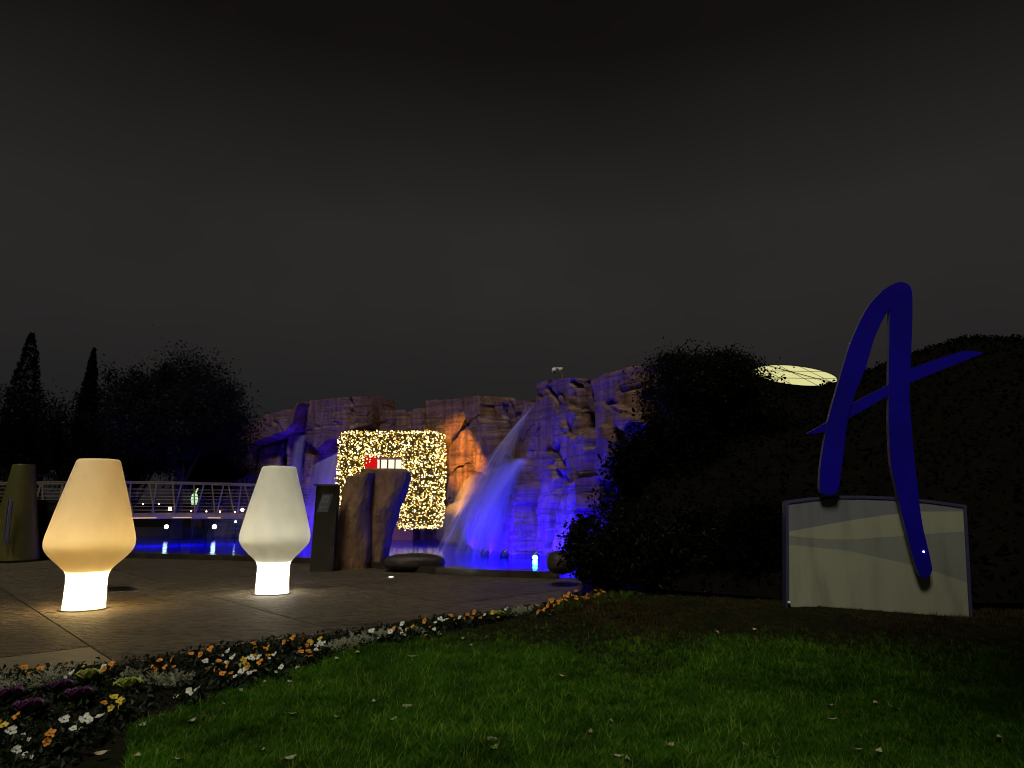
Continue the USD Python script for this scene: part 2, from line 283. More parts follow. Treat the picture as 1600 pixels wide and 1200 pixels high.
# ------------------------------------------------------------------ ground, pool, plaza
WZ = .12
PLAZA_EDGE = [(0, 1052), (70, 1049), (140, 1043), (250, 1031), (330, 1015), (430, 1002), (560, 987), (640, 972), (750, 961), (880, 946), (950, 932)]
LAWN_EDGE = [(100, 1215), (220, 1142), (330, 1098), (430, 1064), (520, 1033), (620, 1004), (750, 982), (860, 960), (950, 942)]
pe = G(*np.array(PLAZA_EDGE).T)[:, :2]; le = G(*np.array(LAWN_EDGE).T)[:, :2]
pe = np.vstack([pe[0] + (pe[0] - pe[2]) * 6, pe, pe[-1] + (pe[-1] - pe[-2]) * .6])
le = np.vstack([le[0] + (le[0] - le[1]) * 4, le, le[-1] + (le[-1] - le[-2]) * .3])
near_px = [(-120, 856), (100, 859), (220, 862), (400, 866), (560, 872), (640, 879), (700, 884), (800, 888), (880, 890)]
kerb_in = G(*np.array(near_px).T, .14)[:, :2]
PATH_PX = [(300, 30.5), (340, 30.3), (400, 29.8), (470, 29.3), (560, 28.3), (620, 27.6), (680, 26.4), (740, 24.6), (800, 22.6), (850, 20.9), (900, 19.3), (950, 18.0), (1010, 16.7), (1070, 15.6), (1120, 14.9)]
wall_xy = np.array([[(px - 800) / F * d / (cp - (600 - 785) / F * sp_) * 1.0, d] for px, d in PATH_PX])
pool_poly = Polygon(np.vstack([kerb_in, [[2.4, 13.2], [3.2, 15.0]], wall_xy[::-1][2:], [[-24, 30]], [[-24, kerb_in[0][1]]]])).buffer(0)
kl = LineString(kerb_in)
kerb_poly = kl.buffer(.45, cap_style=2, join_style=2).difference(pool_poly)
wp = pool_poly if pool_poly.geom_type == 'Polygon' else max(pool_poly.geoms, key=lambda g: g.area)
single('ground', prism(shapely.box(-400, -60, 400, 900).difference(wp.buffer(.1)), -1.6, -.06), 'dark_earth', kind='structure')
plaza_reg = Polygon(np.vstack([pe, [[2.9, 13.0], [2.5, 13.1]], kerb_in[::-1], [[-26, kerb_in[0][1]], [-26, 3]]])).buffer(0).difference(kerb_poly.buffer(.01)).difference(pool_poly)
single('pool_floor', prism(wp.buffer(.05), -1.15, -1.0), 'pool_tile', kind='structure')
single('pool_wall', prism(wp.buffer(.16).difference(wp.buffer(-.01)), -.999, -.08), 'pool_tile', kind='structure')
wv, wf = trimesh.creation.triangulate_polygon(wp, engine='earcut')
single('pool_water', (np.column_stack([wv, np.full(len(wv), WZ)]), wf), 'pool_water', kind='structure')
kerb = thing('pool_kerb', kind='structure')
kd_ = np.gradient(kerb_in, axis=0); kd_ /= np.linalg.norm(kd_, axis=1, keepdims=True); kout = kerb_in + np.column_stack([kd_[:, 1], -kd_[:, 0]]) * .45
for i in range(len(kerb_in) - 1):            # one coping stone after another
    a, b, c, d = kerb_in[i], kerb_in[i + 1], kout[i], kout[i + 1]; n = max(1, int(round(np.linalg.norm(b - a) / 1.2))); e = .0016
    for k in range(n):
        f0, f1 = k / n + e, (k + 1) / n - e
        part(kerb, 'coping_stone', prism([a + (b - a) * f0, c + (d - c) * f0, c + (d - c) * f1, a + (b - a) * f1], -.05, .135 + .004 * rng.uniform()), 'wet_kerb')
# paving stones on the slant, laid in courses
plaza = thing('plaza', kind='structure')
part(plaza, 'joint_bed', prism(plaza_reg if plaza_reg.geom_type == 'Polygon' else max(plaza_reg.geoms, key=lambda g: g.area), -.055, -.022), 'soil')
ca = np.array([.68, -.733]); cb = np.array([.733, .68])
o1 = G(0, 918)[:2]
k0 = o1 @ cb
for row in range(-8, 9):
    b0, b1 = k0 + row * 2.35, k0 + (row + 1) * 2.35
    a0 = -30.0 + rng.uniform(0, 2)
    while a0 < 12:
        L = rng.uniform(2.2, 4.2); a1 = a0 + L
        q = Polygon([ca * a0 + cb * b0, ca * a1 + cb * b0, ca * a1 + cb * b1, ca * a0 + cb * b1]).buffer(-.011, join_style=2).intersection(plaza_reg)
        for g in getattr(q, 'geoms', [q]):
            if g.geom_type == 'Polygon' and g.area > .05:
                c = g.centroid
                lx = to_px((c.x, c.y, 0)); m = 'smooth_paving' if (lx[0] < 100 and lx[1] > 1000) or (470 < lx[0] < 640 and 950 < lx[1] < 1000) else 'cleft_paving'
                part(plaza, 'paving_slab', prism(g, -.02, rng.uniform(-.003, .003)), m)
        a0 = a1
# flower bed soil and lawn
def lawn_z(x, y):
    x, y = np.asarray(x, float), np.asarray(y, float)
    m = .27 * np.clip((y - 5.2) / 3.4, 0, 1) ** 1.3 * np.clip((x + .4) / 4.2, 0, 1) - .11 * np.clip((x - 3.6) / 2.6, 0, 1) * np.clip((y - 6) / 2.2, 0, 1)
    return m + .03 * (meshkit.noise(np.stack([x * .8, y * .8, x * 0], -1), 3) - .5)
bed_poly = Polygon(np.vstack([pe, le[::-1]])).buffer(0)
bed = Polygon(np.vstack([pe, le[::-1]])).buffer(0)
bed = bed if bed.geom_type == 'Polygon' else max(bed.geoms, key=lambda g: g.area)
def sheet(poly, step, zf):
    x0, y0, x1, y1 = poly.bounds; gx, gy = np.meshgrid(np.arange(x0, x1 + step, step), np.arange(y0, y1 + step, step), indexing='ij')
    nx, ny = gx.shape; idx = np.arange(nx * ny).reshape(nx, ny)
    f = np.concatenate([np.stack([idx[:-1, :-1], idx[1:, :-1], idx[1:, 1:]], -1).reshape(-1, 3), np.stack([idx[:-1, :-1], idx[1:, 1:], idx[:-1, 1:]], -1).reshape(-1, 3)])
    pts = np.column_stack([gx.ravel(), gy.ravel()]); c = pts[f].mean(1); f = f[shapely.contains_xy(poly, c[:, 0], c[:, 1])]
    v = np.column_stack([pts, zf(pts[:, 0], pts[:, 1])]); m = trimesh.Trimesh(v, f, process=False); m.remove_unreferenced_vertices(); return m
single('flower_bed', sheet(bed.buffer(.06), .06, lambda x, y: -.03 + .06 * meshkit.fbm(np.stack([x * 6, y * 6, x * 0], -1), 3, 5)), 'soil', kind='structure', smooth=True)
lawn_poly = Polygon(np.vstack([le, [[2.2, 10.5], [3.2, 9.75], [4.3, 9.2], [6.2, 8.75], [9, 8.7], [16, 8.9], [16, 1.5], [-3.5, 1.5]]])).buffer(0)
lawn_poly = lawn_poly if lawn_poly.geom_type == 'Polygon' else max(lawn_poly.geoms, key=lambda g: g.area)
single('lawn', sheet(lawn_poly, .1, lambda x, y: lawn_z(x, y) + .012), 'lawn_soil', kind='structure', smooth=True)

# ------------------------------------------------------------------ rock wall
def dense(p, step):
    seg = np.linalg.norm(np.diff(p, axis=0), axis=1); s = np.concatenate([[0], np.cumsum(seg)]); t = np.arange(0, s[-1], step)
    from scipy.interpolate import PchipInterpolator
    return PchipInterpolator(s, p)(t), t
UST = .05
path, us = dense(wall_xy, UST)
tan = np.gradient(path, axis=0); tan /= np.linalg.norm(tan, axis=1, keepdims=True); nor = np.column_stack([tan[:, 1], -tan[:, 0]])
from scipy.ndimage import gaussian_filter1d
nor = gaussian_filter1d(nor, 25, axis=0, mode='nearest'); nor /= np.linalg.norm(nor, axis=1, keepdims=True)
nu = len(us)
def px_of(h):
    q = path + nor * h; return to_px(np.column_stack([q, np.full(nu, 2.5)]))[0], q
def to_uz(pts, h):
    pxs, q = px_of(h); out = []
    for px, py in pts:
        u = np.interp(px, pxs, us); y = np.interp(px, pxs, q[:, 1]); out.append((u, P(px, py, y)[2]))
    return np.array(out)
TOP = [(300, 700), (345, 690), (380, 668), (400, 652), (432, 649), (469, 640), (472, 627), (500, 624), (584, 621), (588, 640), (625, 640), (663, 636), (666, 627), (710, 624), (757, 619), (761, 629), (800, 626), (847, 621), (852, 600), (880, 595), (912, 591), (920, 598), (950, 588), (1000, 571), (1060, 575), (1120, 590)]
top = np.interp(us, *np.array(sorted(to_uz(TOP, .35).tolist())).T)
top += .06 * (meshkit.fbm(np.stack([us * 1.3, us * 0, us * 0], -1), 4, 2) - .5)
NV = 128
V = np.linspace(0, 1, NV)
UU, ZZ = np.meshgrid(us, V, indexing='ij'); ZZ = -.1 + ZZ * (top[:, None] + .1)
pt = np.column_stack([UU.ravel(), ZZ.ravel()])
# warp the outlines a little so that block edges are broken like rock
wq = np.stack([pt[:, 0] * 1.6, pt[:, 1] * 1.6, pt[:, 0] * 0], -1)
pw = pt + .16 * np.column_stack([meshkit.fbm(wq, 4, 11) - .5, meshkit.fbm(wq, 4, 12) - .5]) * 2
BLOCKS = [   # outline in the photograph, how far it stands out (m), slope of its face outwards towards the foot
    ([(472, 600), (584, 600), (588, 668), (556, 674), (530, 688), (494, 704), (474, 690)], .55, .0),
    ([(530, 690), (556, 676), (575, 672), (575, 700), (545, 712)], .75, .0),
    ([(590, 610), (662, 610), (664, 700), (590, 700)], .22, .0),
    ([(667, 600), (719, 600), (727, 668), (712, 690), (669, 700)], .50, .0),
    ([(722, 600), (757, 595), (760, 652), (732, 665)], .62, .0),
    ([(737, 664), (750, 652), (764, 650), (771, 700), (768, 742), (744, 724), (713, 740), (709, 700)], .95, .05),
    ([(709, 744), (740, 722), (752, 738), (756, 800), (756, 850), (712, 850)], 1.10, .10),
    ([(772, 600), (790, 600), (792, 700), (775, 720)], .20, .0),
    ([(796, 600), (828, 600), (820, 660), (800, 700)], .16, .0),
    ([(812, 672), (835, 630), (848, 636), (850, 700), (846, 860), (824, 860), (812, 730)], .80, .10),
    ([(784, 742), (808, 716), (832, 722), (842, 770), (850, 870), (776, 870)], 1.35, .12),
    ([(853, 570), (912, 570), (916, 640), (926, 672), (932, 700), (926, 790), (905, 880), (860, 880), (851, 720)], .60, .05),
    ([(880, 642), (892, 629), (912, 643), (912, 662), (905, 690), (893, 735), (876, 700)], .85, .0),
    ([(893, 676), (926, 672), (930, 690), (928, 745), (905, 758), (896, 735)], .92, .05),
    ([(862, 712), (874, 700), (890, 740), (885, 800), (880, 880), (858, 880)], .95, .10),
    ([(892, 752), (924, 745), (926, 800), (905, 880), (884, 880)], 1.15, .10),
    ([(921, 560), (1040, 540), (1060, 660), (960, 745), (946, 760), (941, 690), (929, 640)], .45, .0),
    ([(962, 632), (992, 646), (1010, 660), (990, 680), (966, 668)], .85, .0),
    ([(946, 662), (962, 668), (975, 690), (960, 760), (944, 740)], .80, .05),
    ([(383, 692), (394, 660), (424, 640), (470, 630), (468, 664), (430, 686), (392, 696)], .9, .0),
    ([(378, 690), (398, 690), (400, 752), (372, 752)], .45, .0),
    ([(447, 672), (458, 662), (458, 790), (446, 790)], .6, .0),
    ([(300, 680), (350, 690), (372, 700), (378, 740), (350, 770), (300, 770)], .9, .1),
    ([(345, 768), (398, 738), (425, 742), (430, 860), (345, 860)], 1.3, .15),
    ([(404, 700), (445, 690), (445, 760), (404, 770)], .22, .2),
    ([(476, 708), (490, 712), (492, 830), (474, 830)], .35, .1)]
h = np.zeros(len(pt)); bid = np.zeros(len(pt), int); 
for i, (pl, H, slope) in enumerate(BLOCKS):
    g = Polygon(to_uz(pl, H * .7)).buffer(0); x0, y0, x1, y1 = g.bounds
    k = np.nonzero((pw[:, 0] > x0) & (pw[:, 0] < x1) & (pw[:, 1] > y0) & (pw[:, 1] < y1))[0]
    pp = shapely.points(pw[k]); ins = shapely.contains(g, pp); k = k[ins]; d = shapely.distance(pp[ins], g.boundary)
    hh = H * np.clip(d / .09 + .25, 0, 1) ** .6 + slope * (y1 - pw[k, 1])
    # the face of each block is tilted its own way
    r2 = np.random.default_rng(100 + i); hh += (pw[k, 0] - (x0 + x1) / 2) * r2.uniform(-.12, .12) 
    m = hh > h[k]; h[k[m]] = hh[m]; bid[k[m]] = i + 1
q3 = np.stack([pt[:, 0], pt[:, 0] * 0, pt[:, 1]], -1)
h += .20 * (meshkit.fbm(q3 * [.7, 1, .4], 5, 21) - .5)                           # bulk
h += .14 * (np.abs(meshkit.fbm(q3 * [1.7, 1, .28], 4, 31) - .5) * -2 + .3)        # upright flutes
lay = pt[:, 1] * 3.1 + .35 * pt[:, 0] * .3 + 1.3 * meshkit.fbm(q3 * [.5, 1, .9], 3, 41) + bid * .37
fr = lay - np.floor(lay); h += .018 * (np.minimum(fr / .75, 1) ** .7 - np.clip((fr - .86) / .14, 0, 1)) * (.4 + 1.0 * meshkit.noise(q3 * [1.1, 1, 2.0], 51))   # beds
vj = np.abs(meshkit.noise(q3 * [2.2, 1, .7] + bid[:, None] * 3.1, 61) - .5); h -= .07 * np.exp(-(vj / .014) ** 2)     # joints
h += .035 * (meshkit.fbm(q3 * [3.4, 1, 2.4], 4, 71) - .5)
CRACKS = [([(718, 620), (721, 645), (728, 668)], .22), ([(745, 660), (752, 690), (760, 728)], .25), ([(862, 606), (872, 618), (880, 640), (876, 680)], .25), ([(896, 597), (907, 606), (908, 650)], .3),
          ([(918, 595), (922, 620), (922, 650), (924, 672)], .45), ([(893, 636), (894, 660), (898, 672)], .25), ([(820, 742), (828, 780), (835, 830)], .25), ([(884, 700), (882, 730), (895, 760)], .25),
          ([(910, 700), (914, 730), (920, 748)], .2), ([(950, 632), (962, 648), (968, 668)], .3), ([(738, 735), (746, 770)], .25), ([(785, 630), (788, 690)], .12), ([(770, 635), (774, 690)], .14), ([(545, 626), (548, 665)], .15), ([(625, 640), (627, 672)], .12)]
for pl, D in CRACKS:
    g = LineString(to_uz(pl, .6)); d = shapely.distance(shapely.points(pw), g); h -= D * np.exp(-(d / .055) ** 2)
h = h.reshape(nu, NV); bid = bid.reshape(nu, NV)
xy = path[:, None, :] + nor[:, None, :] * h[..., None]
grid = np.concatenate([xy, ZZ[..., None]], -1)
capf = path + nor * -.9                                          # the top runs back and the back comes down: the wall has a body
grid = np.concatenate([grid, np.concatenate([capf, top[:, None] + .05], 1)[:, None], np.concatenate([path - nor * 1.0, np.full((nu, 1), -.1)], 1)[:, None]], 1)
NVV = NV + 2; idx = np.arange(nu * NVV).reshape(nu, NVV)
quad = np.stack([idx[:-1, :-1], idx[1:, :-1], idx[1:, 1:], idx[:-1, 1:]], -1)
fb = np.zeros(quad.shape[:2], int); fb[:, :NV - 1] = bid[:-1, :-1]
quad = quad.reshape(-1, 4); fb = fb.ravel(); tri = np.concatenate([quad[:, [0, 1, 2]], quad[:, [0, 2, 3]]]); fb2 = np.concatenate([fb, fb])
wall = thing('rock_wall', 'tall cracked artificial sandstone cliff wall lit blue and amber behind the pool', 'rock wall')
gv = grid.reshape(-1, 3)
for i in range(len(BLOCKS) + 1):
    f = tri[fb2 == i]
    if len(f):
        m = trimesh.Trimesh(gv, f, process=False); m.remove_unreferenced_vertices()
        part(wall, 'rock_face' if i == 0 else 'rock_block', m, 'sandstone', smooth=50)
def wall_at(px, out, z):
    pxs, q = px_of(out); u = np.interp(px, pxs, us); k = int(u / UST); return np.array([*(path[k] + nor[k] * out), z]), nor[k], tan[k]

# lamps at the foot of the rock, each a can with a glowing lens turned to the wall
def niche_lamp(px, label, glow_name, tilt=-.6):
    kp = to_px(np.column_stack([kerb_in, np.full(len(kerb_in), .14)]))[0]; x = np.interp(px, kp, kerb_in[:, 0]); y = np.interp(px, kp, kerb_in[:, 1]); k = min(max(np.searchsorted(kp, px), 1), len(kp) - 1)
    t = kerb_in[k] - kerb_in[k - 1]; t /= np.linalg.norm(t); n = np.array([-t[1], t[0], tilt]); n /= np.linalg.norm(n)
    L = thing('niche_lamp', label, 'pool lamp', 'lamps under water in the near pool wall', (x + n[0] * .12, y + n[1] * .12, -.36)); T = trimesh.geometry.align_vectors([0, 0, 1], n)
    m = lathe([(0, -.02), (.15, -.02), (.15, .03), (.12, .03), (.12, .0), (0, .0)], 20); m.apply_transform(T); part(L, 'rim', m, 'steel')
    m = trimesh.creation.cylinder(radius=.115, height=.006, sections=20); m.apply_translation((0, 0, .008)); m.apply_transform(T); part(L, 'lens', m, glow_name)
for px, lb in ((60, 'under the bin end of the near pool wall'), (170, 'behind the warm lamp in the near pool wall'), (235, 'right of the warm lamp in the near pool wall'), (300, 'below the lantern reflection in the near pool wall'), (360, 'left of the white lamp in the near pool wall'), (425, 'behind the white lamp in the near pool wall')):
    niche_lamp(px, 'blue lamp under water ' + lb, 'niche_dim', -1.7)
for px, lb in ((740, 'facing the cascade in the near pool wall'), (790, 'facing the lower cascade in the near pool wall'), (850, 'at the right end of the near pool wall')):
    niche_lamp(px, 'blue lamp under water ' + lb, 'niche_bright')
def pool_lamp(px, out, glow_name, label, r=.09, z=.20, aim=.6):
    c, n, t = wall_at(px, out, z)
    L = thing('pool_lamp', label, 'pool lamp', 'lamps along the foot of the rock wall', c)
    d = np.array([-n[0] * .75, -n[1] * .75, aim]); d /= np.linalg.norm(d)
    T = trimesh.geometry.align_vectors([0, 0, 1], d)
    can = lathe([(0, -.12), (r * .8, -.12), (r * 1.15, -.02), (r * 1.15, .05), (r * 1.02, .05), (r * 1.02, -.005), (0, -.005)], 16); can.apply_transform(T)
    lens = trimesh.creation.cylinder(radius=r, height=.008, sections=16); lens.apply_translation((0, 0, .002)); lens.apply_transform(T)
    part(L, 'housing', can, 'black_metal'); part(L, 'lens', lens, glow_name); part(L, 'stem', box(-.02, .02, -.02, .02, -1.2, -.08), 'black_metal')
pool_lamp(404, 1.2, 'blue_glow', 'blue pool lamp at the far left end of the rock wall')
pool_lamp(432, 1.3, 'blue_glow', 'blue pool lamp under the arched ledge of the rock wall')
pool_lamp(470, 1.5, 'blue_glow', 'blue pool lamp in the notch left of the lit gate')
pool_lamp(512, 1.7, 'violet_glow', 'violet pool lamp under the veil of water left of the gate')
pool_lamp(735, 2.3, 'blue_low', 'blue pool lamp at the left edge of the big cascade')
pool_lamp(760, 2.5, 'blue_low', 'blue pool lamp where the big cascade lands')
pool_lamp(790, 2.3, 'blue_glow', 'blue pool lamp under the lower cascade')
pool_lamp(836, 1.9, 'blue_glow', 'bright blue pool lamp glowing at the waterline right of the cascade', r=.085)
pool_lamp(880, 1.9, 'blue_glow', 'blue pool lamp below the right buttress')
c, n, t = wall_at(836, 2.1, .17)
single('waterline_marker_lamp', ball(c, .06, 2), 'cyan_glow', 'small round cyan lamp shining at the waterline below the cascade', 'lamp')

# falling water
def cascade(name, label, px0, px1, z0, v0, out0, mat, layers, zend=WZ, nn=40, mm=30, dn=0.0):
    T = thing(name, label, 'waterfall')
    for l in range(layers):
        rows = []
        for i in range(nn + 1):
            s = i / nn; px = px0 + (px1 - px0) * s; c, n, t = wall_at(px, out0, 0)
            zz = z0(s) if callable(z0) else z0
            tf = (-dn + math.sqrt(dn * dn + 19.62 * max(zz - zend, .05))) / 9.81
            for j in range(mm + 1):
                tt = tf * j / mm
                w = .10 * (meshkit.noise(np.array([s * 9 + l * 5, tt * 3, l * 2.0])) - .5) * (1 + 3 * j / mm)
                o = (v0 * (1 - .17 * l)) * tt + w + l * .05
                rows.append((c[0] + n[0] * o + t[0] * w, c[1] + n[1] * o + t[1] * w, zz - dn * tt - 4.905 * tt * tt))
        v = np.array(rows); k = np.arange((nn + 1) * (mm + 1)).reshape(nn + 1, mm + 1)
        f = np.concatenate([np.stack([k[:-1, :-1], k[1:, :-1], k[1:, 1:]], -1).reshape(-1, 3), np.stack([k[:-1, :-1], k[1:, 1:], k[:-1, 1:]], -1).reshape(-1, 3)])
        uv = np.stack(np.meshgrid(np.arange(nn + 1) / nn + l * 0, np.arange(mm + 1) / mm, indexing='ij'), -1).reshape(-1, 2)
        p = numbered(str(T.GetPath()), 'water_veil')
        m = usdkit.mesh(stage, p, (v, f), LK + mat, True, uv)
cascade('upper_cascade', 'wide spray of water leaping from the notch high on the rock wall', 802, 848, lambda s: 3.7 + .75 * s, 4.4, .75, 'spray', 4, dn=3.4)
cascade('lower_cascade', 'curved veil of water falling over the lower rounded rock block', 782, 838, lambda s: 2.75 - .7 * (s - .6) ** 2, 2.6, 1.3, 'spray', 4, dn=1.2)
cascade('side_cascade', 'pale pink and violet curtain of water left of the lit gate', 488, 566, lambda s: 3.0 + .9 * s, .8, .85, 'water_threads', 3)
cascade('narrow_cascade', 'narrow blue streak of water in the notch by the tall left block', 458, 478, 4.3, .45, .5, 'spray', 2)

usdkit.material(stage, LK + 'mist', {'v': ('principled_volume', {'color': (.92, .92, .95), 'density': .42, 'anisotropy': .2})}, volume='v.volume')
for c, s3, lb in ((P(772, 806, 20.9), (1.25, .9, 1.5), 'thin mist hanging where the cascades land'), (P(752, 822, 20.6), (1.3, .8, .9), 'denser low mist over the water at the foot of the cascades')):
    m = trimesh.creation.icosphere(4, 1.0); v = m.vertices; m.vertices = v * (1 + .35 * (meshkit.fbm(v * 1.7 + 4, 3, 8)[:, None] - .5)) * s3 + c
    m.vertices[:, 2] = np.maximum(m.vertices[:, 2], .13)
    single('mist', m, 'mist', lb, 'mist', kind='stuff')
# ------------------------------------------------------------------ garlanded gate and lit doorway
GD = 25.0
def gate_ring(d0, d1):
    o = [P(530, 675, GD), P(693, 675, GD)]; x0, x1 = o[0][0], o[1][0]; zt = o[0][2]; zb = P(650, 824, GD)[2]
    return x0, x1, zb, zt
gx0, gx1, gzb, gzt = gate_ring(0, 0)
ox0, ox1 = P(566, 700, GD)[0], P(631, 700, GD)[0]; ozt = P(600, 710, GD)[2]; ozb = P(600, 792, GD)[2]
gate = thing('garland_gate', 'square evergreen gate frame covered in golden fairy lights over the water', 'light gate')
outer = Polygon([(gx0, gzb), (gx1, gzb), (gx1, gzt), (gx0, gzt)]).buffer(-.25).buffer(.25, quad_segs=6)
inner = Polygon([(ox0, ozb), (ox1, ozb), (ox1, ozt), (ox0, ozt)])
ringp = outer.difference(inner)
core = prism(ringp.buffer(-.06), 0, .8); core.apply_transform(frame((0, GD + .08, 0), (1, 0, 0), (0, 0, 1), (0, 1, 0)))
if core.volume < 0: core.invert()
part(gate, 'core', core, 'garland_leaf')
def ring_points(n, jitter, rg):
    out = []
    front = ringp.area; per = (ringp.exterior.length + ringp.interiors[0].length) * .75
    minx, miny, maxx, maxy = ringp.bounds
    while len(out) < n:
        if rg.uniform() < front / (front + per * .5):
            x, z = rg.uniform(minx, maxx), rg.uniform(miny, maxy)
            if ringp.contains(shapely.Point(x, z)): out.append((x, GD - rg.uniform(0, jitter), z))
        else:
            ln = ringp.exterior if rg.uniform() < .6 else ringp.interiors[0]
            p = ln.interpolate(rg.uniform(0, ln.length)); out.append((p.x + rg.normal() * .035, GD + rg.uniform(-.03, .75), p.y + rg.normal() * .035))
    return np.array(out)
part(gate, 'foliage', leaves(ring_points(7000, .1, rng), .11, rng), 'garland_leaf', kind='stuff')
octa = trimesh.creation.icosphere(0, 1.0)
def bulbs(pts, r):
    v = (octa.vertices[None] * r[:, None, None] + pts[:, None]).reshape(-1, 3); f = (octa.faces[None] + (np.arange(len(pts)) * len(octa.vertices))[:, None, None]).reshape(-1, 3); return v, f
bp = ring_points(4100, .12, rng); bp[:, 1] -= .05
sel = rng.uniform(size=len(bp))
part(gate, 'golden_bulbs', bulbs(bp[sel < .55], rng.uniform(.014, .026, (sel < .55).sum())), 'gold_bulb', kind='stuff', label='golden fairy light bulbs')
part(gate, 'pale_bulbs', bulbs(bp[sel >= .55], rng.uniform(.014, .033, (sel >= .55).sum())), 'pale_bulb', kind='stuff', label='pale bright fairy light bulbs')
for x in (ox0 - .3, ox1 + .7):
    part(gate, 'support_post', box(x - .06, x + .06, GD + .35, GD + .47, -.02, gzb + .1), 'black_metal')
# the doorway behind it
DD = 26.15
door = thing('lit_doorway', 'brightly lit white doorway with dark bars inside the garlanded gate', 'doorway')
dx0, dx1 = P(560, 720, DD)[0], P(640, 720, DD)[0]; dz1 = P(600, 717, DD)[2]; dz0 = 1.3; dzt = P(600, 702, DD)[2]
part(door, 'lintel', box(dx0 - .2, dx1 + .2, DD - .15, DD + .5, dz1 + .002, dzt), 'lintel_stone')
for x in (dx0 - .2, dx1):
    part(door, 'jamb', box(x, x + .2, DD - .12, DD + .5, -.02, dz1), 'lintel_stone')
part(door, 'threshold', box(dx0, dx1, DD - .1, DD + .5, -.02, dz0 - .002), 'lintel_stone')
npn = 7; w = (dx1 - dx0) / npn
for i in range(npn):
    part(door, 'pane', box(dx0 + i * w + .025, dx0 + (i + 1) * w - .025, DD + .04, DD + .06, dz0 + .03, dz1 - .03), 'door_light')
for i in range(npn + 1):
    part(door, 'mullion', box(dx0 + i * w - .022, dx0 + i * w + .022, DD, DD + .09, dz0, dz1 - .002), 'mullion')
rd = 25.55
rc = P(576, 725, rd); rzt = P(576, 711, rd)[2]
redbox = thing('red_booth', 'rounded bright red booth standing at the left inside the lit gate', 'booth', loc=(rc[0], rd, 0))
prof = np.array([(-.29, .25), (.29, .25), (.29, rzt - .25), (.25, rzt - .08), (.15, rzt), (-.15, rzt), (-.25, rzt - .08), (-.29, rzt - .25)])
body = prism(prof, -.2, .2); body.apply_transform(frame((0, 0, 0), (1, 0, 0), (0, 0, 1), (0, -1, 0)))
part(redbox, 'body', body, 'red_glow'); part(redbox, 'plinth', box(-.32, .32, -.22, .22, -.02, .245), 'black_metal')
part(redbox, 'trim', box(-.2, .2, -.225, -.203, rzt - .5, rzt - .44), 'red_small')
for x, z in ((-.02, .16), (.08, .26), (.1, .18)):
    part(redbox, 'stud_light', ball((x, -.215, rzt - z), .018), 'pale_bulb')
c = np.array([-2.72, 23.35, .34])
def amber(c, to, label, power, cone):
    fl = thing('amber_floodlight', label, 'floodlight', loc=c)
    aim = np.asarray(to, float) - c; aim /= np.linalg.norm(aim); T = trimesh.geometry.align_vectors([0, 0, 1], aim)
    m = lathe([(0, -.12), (.05, -.12), (.075, 0), (.075, .05), (.066, .05), (.066, .002), (0, .002)], 18); m.apply_transform(T); part(fl, 'housing', m, 'black_metal')
    m = trimesh.creation.cylinder(radius=.06, height=.006, sections=18); m.apply_translation((0, 0, .008)); m.apply_transform(T); part(fl, 'lens', m, 'amber_lens')
    part(fl, 'bracket', tube((0, 0, -.06), (0, 0, -c[2] + .13), .014), 'black_metal')
    L = UsdLux.SphereLight.Define(stage, str(fl.GetPath()) + '/beam'); L.CreateRadiusAttr(.05); L.CreateIntensityAttr(power); L.CreateColorAttr((1.0, .41, .0)); L.CreateNormalizeAttr(True)
    sh = UsdLux.ShapingAPI.Apply(L.GetPrim()); sh.CreateShapingConeAngleAttr(cone); sh.CreateShapingConeSoftnessAttr(.6)
    T2 = trimesh.geometry.align_vectors([0, 0, -1], aim); T2[:3, 3] = aim * .09
    L.AddTransformOp().Set(Gf.Matrix4d(*T2.T.ravel().tolist()))
k_ = P(655, 870, 15.95)
amber(np.array([k_[0], k_[1], .27]), (-1.66, 23.05, 2.75), 'small amber floodlight hidden behind the flat rock on the pool edge', AMBER, 8.5)

# ------------------------------------------------------------------ bridge
bA, bB = np.array([*P(-60, 757, 19.5)[:2], 0]), np.array([*P(486, 757, 23.6)[:2], 0])
bd = (bB - bA) / np.linalg.norm(bB - bA); bn = np.array([bd[1], -bd[0], 0]); BL = np.linalg.norm(bB - bA)
def deck_z(s): return 1.03 + .10 * math.sin(math.pi * min(max(s / BL, 0), 1))
br = thing('footbridge', 'low footbridge with slanting metal railing posts and wires across the blue pool', 'bridge')
NS = 34
def bpt(s, off, z): return bA + bd * s - bn * off * -1 + np.array([0, 0, deck_z(s) + z])
for k in range(NS):
    s0, s1 = BL * k / NS, BL * (k + 1) / NS
    part(br, 'deck_board', obox(bpt(s0 + .004, -.9, -.03) , bpt(s1 - .004, -.9, -.03), 1.7, .05), 'dark_panel')
for off in (-.02, -1.78):
    for k in range(NS):
        s0, s1 = BL * k / NS, BL * (k + 1) / NS
        part(br, 'edge_beam', obox(bpt(s0, off, -.055), bpt(s1, off, -.055), .06, .15), 'steel')
        part(br, 'hand_rail', obox(bpt(s0, off + (.12 if off > -1 else -.12), 1.0), bpt(s1, off + (.12 if off > -1 else -.12), 1.0), .05, .04), 'steel')
    for wz in np.linspace(.12, .88, 8):
        o = off + (.12 if off > -1 else -.12) * wz
        part(br, 'wire', tube(bpt(0, o, wz), bpt(BL, o, wz), .006, 5), 'steel')
rp = np.random.default_rng(3)
